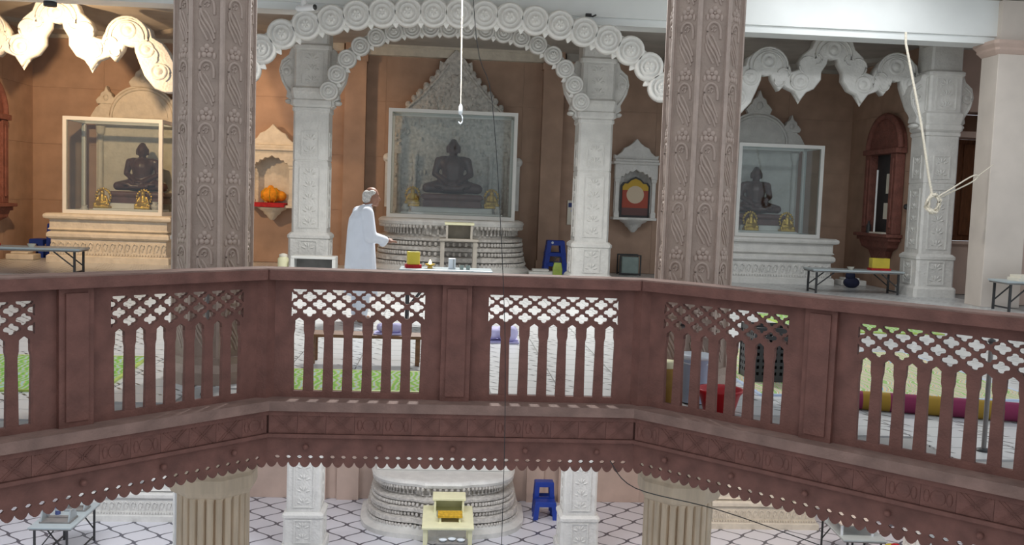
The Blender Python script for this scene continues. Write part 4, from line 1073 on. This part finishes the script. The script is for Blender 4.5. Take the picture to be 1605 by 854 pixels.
obj('cable_line', MB().tube(sm_path([(-.45, 0, 8.5), (-.27, 0, 5.52), (-.12, 0, 4.85), (.0, 0, 3.6), (.04, 0, 2.77), (.05, 0, 1.8), (.05, 0, 0)], 6), .0026, 5), 'cable', t)
tag(obj('slack_cable', MB().tube(sm_path([(1.2, 7.12, -.36), (1.4, 7.08, -.56), (2.05, 7.0, -.70), (2.9, 6.9, -.96), (3.6, 6.9, -1.2)], 6), .004, 5), 'cable'), 'slack thin cable below the right corner of the scalloped edge', 'cable')
def fixture(loc, label, rz=0):
    t = empty('ceiling_camera', loc, (0, 0, rz), label=label, cat='camera')
    obj('mount', MB().lathe([(.05, .0), (.05, .12)], 12, (0, 0, -.02)), 'lamp_white', t)
    obj('body', MB().lathe([(.001, -.22), (.05, -.22), (.055, -.2), (.055, .12), (.04, .14)], 16, (0, 0, -.04), 'Y'), 'lamp_white', t)
    obj('lens', MB().lathe([(.001, -.235), (.045, -.235), (.045, -.2)], 14, (0, 0, -.04), 'Y'), 'dark_metal', t)
fixture((-2.55, 16.2, 4.66), 'small dark-lensed camera fixed under the beam at top left', R(60))
t = empty('spot_lamp', (-6.55, 16.1, 4.45), label='white cylinder spot lamp with black rim at top left', cat='lamp')
obj('housing', MB().lathe([(.09, .05), (.1, .3), (.08, .42), (.02, .46), (.02, .95)], 18), 'lamp_white', t); obj('rim', MB().lathe([(.06, -.02), (.1, -.02), (.1, .05), (.06, .06)], 18), 'dark_metal', t)
t = empty('ceiling_hook', (2.2, 16.45, 4.78), label='small dark hook on the white beam right of the front arch', cat='hook')
obj('hook_plate', MB().box(-.05, .05, 0, .06, -.02, .03), 'dark_metal', t); obj('hook_arm', MB().tube([(0, 0, 0), (.06, -.05, -.03), (.12, -.06, 0)], .015, 6), 'dark_metal', t)

# ------------------------------------------------------------ things on the upper floor seen through the balustrade
def rug(name, x0, x1, y0, y1, mt, label, cat='rug', z=.0, th=.015, rz=0):
    t = empty(name, ((x0+x1)/2, (y0+y1)/2, z), (0, 0, rz), label=label, cat=cat)
    a, c = (x1-x0)/2, (y1-y0)/2
    obj('field', MB().box(-a+.03, a-.03, -c+.03, c-.03, 0, th), mt, t)
    for (p, q, r_, s_) in ((-a, a, -c, -c+.03), (-a, a, c-.03, c), (-a, -a+.03, -c+.03, c-.03), (a-.03, a, -c+.03, c-.03)): obj('border', MB().box(p, q, r_, s_, 0, th+.002), 'green_plastic' if mt == 'rug_green' else 'pale_blue', t)
rug('green_rug', -1.55, -.24, 7.72, 8.65, 'rug_green', 'green patterned rug behind the middle balustrade, in front of the low bench')
rug('green_rug', -4.6, -2.78, 7.45, 9.05, 'rug_green', 'green patterned rug at far left behind the balustrade', rz=R(4))
rug('patterned_carpet', 2.62, 5.2, 7.95, 10.6, 'rug_multi', 'multicoloured carpet spread behind the right balustrade')
rug('green_rug', 4.6, 6.6, 12.3, 14.2, 'rug_green', 'distant green rug seen through the top of the right balustrade')
t = empty('bolster', (3.92, 7.30, .078), (0, 0, math.atan2(-.42, 1.36)), label='long purple and mustard striped bolster behind the right balustrade', cat='bolster')
obj('cushion', MB().lathe([(.001, -.78), (.055, -.77), (.075, -.73), (.078, 0), (.075, .73), (.055, .77), (.001, .78)], 24, mtx=Matrix.Rotation(PI/2, 4, 'Y')), 'bolster_stripe', t)
for sx in (-1, 1): obj('tassel', MB().lathe([(.02, .78), (.03, .80), (.012, .84)], 10, mtx=Matrix.Rotation(sx*PI/2, 4, 'Y')), 'gold_cloth', t)
t = empty('low_bench', (-.83, 9.12, 0), label='low dark wooden bench behind the middle balustrade', cat='bench')
obj('bench_top', MB().box(-.53, .53, -.14, .14, .255, .285), 'wood', t, bevel=.006)
for sx in (-1, 1):
    for sy in (-1, 1): obj('leg', MB().box(sx*.49-.02, sx*.49+.02, sy*.1-.02, sy*.1+.02, 0, .255), 'wood', t)
def cloth(loc, rx, ry, h, mt, label):
    b = MB()
    for i in range(7): b.ell((random.uniform(-rx, rx)*.6, random.uniform(-ry, ry)*.6, h*.6), (rx*.5, ry*.5, h*random.uniform(.4, .58)), 12, 8)
    t = empty('folded_cloth', loc, label=label, cat='cloth', group='cloth bundles on the floor'); blob('cloth', b, mt, t, .018, 5)
    obj('cloth_base', MB().box(-rx, rx, -ry, ry, 0, .015), mt, t, bevel=.004)
cloth((.55, 10.75, 0), .2, .18, .16, 'lilac_cloth', 'lilac cloth bundle on the floor in front of the folding table')
cloth((-.62, 9.12, .285), .14, .1, .1, 'lilac_cloth', 'lilac cloth lying on the low dark bench')
t = empty('mustard_tin', (1.72, 7.62, 0), label='mustard tin with pale lid beside the right carved column', cat='tin')
obj('body', MB().lathe([(.10, 0), (.105, .02), (.105, .29)], 20), 'mustard_tin', t); obj('lid', MB().lathe([(.108, .29), (.108, .335), (.02, .34)], 20), 'cream_paint', t)
t = empty('plastic_bucket', (1.97, 7.66, 0), label='pale blue bucket between the mustard tin and red basin', cat='bucket')
obj('body', MB().lathe([(.10, 0), (.135, .36), (.145, .365), (.145, .39), (.13, .39), (.12, .3), (.09, .02)], 22), 'pale_blue', t); obj('rim', MB().lathe([(.137, .36), (.15, .365), (.15, .395), (.13, .395)], 22), 'white_plastic', t)
obj('handle', MB().tube([(.145*math.cos(R(a)), -.02-.1*math.sin(R(a)), .36-.04*math.sin(R(a))) for a in range(0, 181, 15)], .006, 6), 'white_plastic', t)
t = empty('red_basin', (2.08, 7.30, 0), label='red plastic basin behind the right balustrade', cat='basin')
obj('body', MB().lathe([(.12, 0), (.16, .14), (.185, .17), (.185, .185), (.165, .18), (.15, .13), (.1, .02)], 24), 'red_plastic', t); obj('foot_ring', MB().lathe([(.11, 0), (.125, .0), (.125, .02), (.11, .02)], 20), 'red_plastic', t)
t = empty('perforated_crate', (2.95, 8.72, .017), label='black perforated plastic crate standing on the multicoloured carpet', cat='crate')
holes = [[(-.17+i*.055, .06+k*.06), (-.145+i*.055, .06+k*.06), (-.145+i*.055, .09+k*.06), (-.17+i*.055, .09+k*.06)] for i in range(7) for k in range(7)]
side_me = pierced([[(-.2, 0), (.22, 0), (.22, .5), (-.2, .5)]]+holes, .012)
for k in range(4):
    o = link('crate_side', side_me, 'dark_metal', t); o.matrix_local = Matrix.Rotation(k*PI/2, 4, 'Z') @ Matrix.Translation((-.008, -.2, 0))
obj('crate_bottom', MB().box(-.2, .2, -.2, .2, 0, .02), 'dark_metal', t); obj('crate_filling', MB().box(-.17, .17, -.17, .17, .02, .44), 'cable', t)
for i, (x, y, h, lb) in enumerate(((-1.93, 7.52, .88, 'thin grey metal post behind the left balustrade run'), (1.78, 7.36, .66, 'thin dark metal post in front of the pale blue bucket'), (3.62, 6.22, .75, 'thin grey metal post at the right end behind the balustrade'))):
    t = empty('metal_post', (x, y, 0), label=lb, cat='post', group='thin metal posts behind the balustrade')
    obj('post_tube', MB().lathe([(.016, 0), (.016, h)], 12), 'grey_metal', t); obj('post_foot', MB().lathe([(.05, 0), (.05, .012), (.025, .02)], 14), 'dark_metal', t); obj('post_cap', MB().lathe([(.025, h), (.025, h+.02), (.005, h+.03)], 12), 'dark_metal', t)

# ------------------------------------------------------------ the man
t = empty('person', (-1.12, 12.08, 0), (0, 0, R(22)), label='man with grey hair in a long white tunic, standing with one hand held out', cat='person')
b = MB()
b.ell((.075, 0, 1.585), (.095, .076, .112), 20, 14)                    # skull
b.ell((.115, 0, 1.53), (.06, .056, .07), 16, 10)                       # face and jaw
b.cap((.165, 0, 1.575), (.18, 0, 1.545), .012, .018)                   # nose
b.ell((.15, 0, 1.505), (.022, .03, .010), 10, 6); b.ell((.145, 0, 1.475), (.025, .03, .02), 10, 6)
b.ell((.145, .03, 1.60), (.02, .026, .012), 10, 6); b.ell((.145, -.03, 1.60), (.02, .026, .012), 10, 6)
for s_ in (-1, 1): b.ell((.065, s_*.078, 1.555), (.022, .012, .035), 10, 8)
b.cap((.02, 0, 1.38), (.06, 0, 1.52), .06, .055)                        # neck
b.cap((-.05, 0, .95), (-.02, 0, 1.3), .13, .13); b.cap((-.02, -.16, 1.38), (-.02, .16, 1.38), .06, .06)
for s_ in (-1, 1):
    b.cap((-.04, s_*.09, .92), (-.02, s_*.10, .50), .085, .06); b.cap((-.02, s_*.10, .50), (-.05, s_*.10, .10), .055, .04)
    b.cap((-.07, s_*.10, .05), (.10, s_*.12, .035), .042, .032)
def arm(s_, el, wr, hd):
    b.cap((-.02, s_*.19, 1.38), el, .055, .045); b.cap(el, wr, .042, .03)
    d = (Vector(hd)-Vector(wr)).normalized(); side = Vector((0, 0, 1)).cross(d).normalized()*(1); upv = d.cross(side)
    w_ = Vector(wr); palm = w_+d*.07; b.cap(w_+d*.0, palm, .030, .034); b.ell(palm+side*.012, (.035, .032, .018), 12, 8); b.ell(palm-side*.012, (.035, .032, .018), 12, 8)
    for i, (o, L) in enumerate(((-.03, .06), (-.01, .072), (.011, .068), (.031, .052))):
        p0 = palm+d*.02+side*o; p1 = p0+d*L*.55+side*o*.15; p2 = p1+d*L*.4-upv*.022
        b.cap(p0, p1, .0095, .009, 8, 3); b.cap(p1, p2, .009, .0078, 8, 3)
    th = w_+d*.035-side*s_*(-.026); b.cap(th, th+d*.035-side*s_*(-.028), .011, .0095, 8, 3); b.cap(th+d*.035-side*s_*(-.028), th+d*.065-side*s_*(-.03)-upv*.006, .0095, .008, 8, 3)
arm(-1, (-.01, -.27, 1.09), (.21, -.20, 1.04), (.32, -.17, 1.035))
arm(1, (.01, .27, 1.09), (.22, .15, 1.06), (.32, .11, 1.05))
blob('body', b, 'skin', t, .0075, 3)
k = MB()
def el_ring(cx, rx, ry, z, n=32, wob=0): return [(cx+rx*math.cos(2*PI*i/n)*(1+wob*math.sin(9*2*PI*i/n)), ry*math.sin(2*PI*i/n)*(1+wob*math.sin(9*2*PI*i/n+1)), z) for i in range(n)]
k.loft([el_ring(-.03, .20, .26, .34, wob=.05), el_ring(-.035, .195, .25, .5, wob=.045), el_ring(-.045, .19, .24, .7, wob=.03), el_ring(-.05, .175, .225, .95, wob=.012), el_ring(-.055, .16, .215, 1.15), el_ring(-.05, .145, .215, 1.3), el_ring(-.025, .115, .18, 1.40), el_ring(0, .08, .11, 1.455), el_ring(.02, .06, .065, 1.475)])
for s_, el, wr in ((-1, (-.01, -.27, 1.09), (.19, -.205, 1.045)), (1, (.01, .27, 1.09), (.2, .16, 1.06))):
    k.cap((-.03, s_*.18, 1.375), el, .082, .078); k.cap(el, wr, .074, .056); k.ell((wr[0]-.02, wr[1], wr[2]-.035), (.05, .05, .05), 12, 8)
blob('tunic', k, 'white_cloth', t, .012, 4)
k = MB()
for s_ in (-1, 1): k.cap((-.03, s_*.10, .46), (-.05, s_*.105, .12), .10, .075)
blob('trousers', k, 'white_cloth', t, .014, 4)
k = MB().ell((.035, 0, 1.59), (.078, .084, .075), 20, 12).ell((.015, 0, 1.545), (.056, .076, .055), 16, 10).ell((.07, .04, 1.625), (.055, .042, .04), 16, 10).ell((.07, -.04, 1.625), (.055, .042, .04), 16, 10)
hair = blob('hair', k, 'hair_grey', t, .012, 3)
obj('collar', MB().tube([(.022+.062*math.cos(R(a)), .066*math.sin(R(a)), 1.475+.012*math.cos(R(a))) for a in range(0, 361, 20)], .010, 6), 'white_cloth', t)
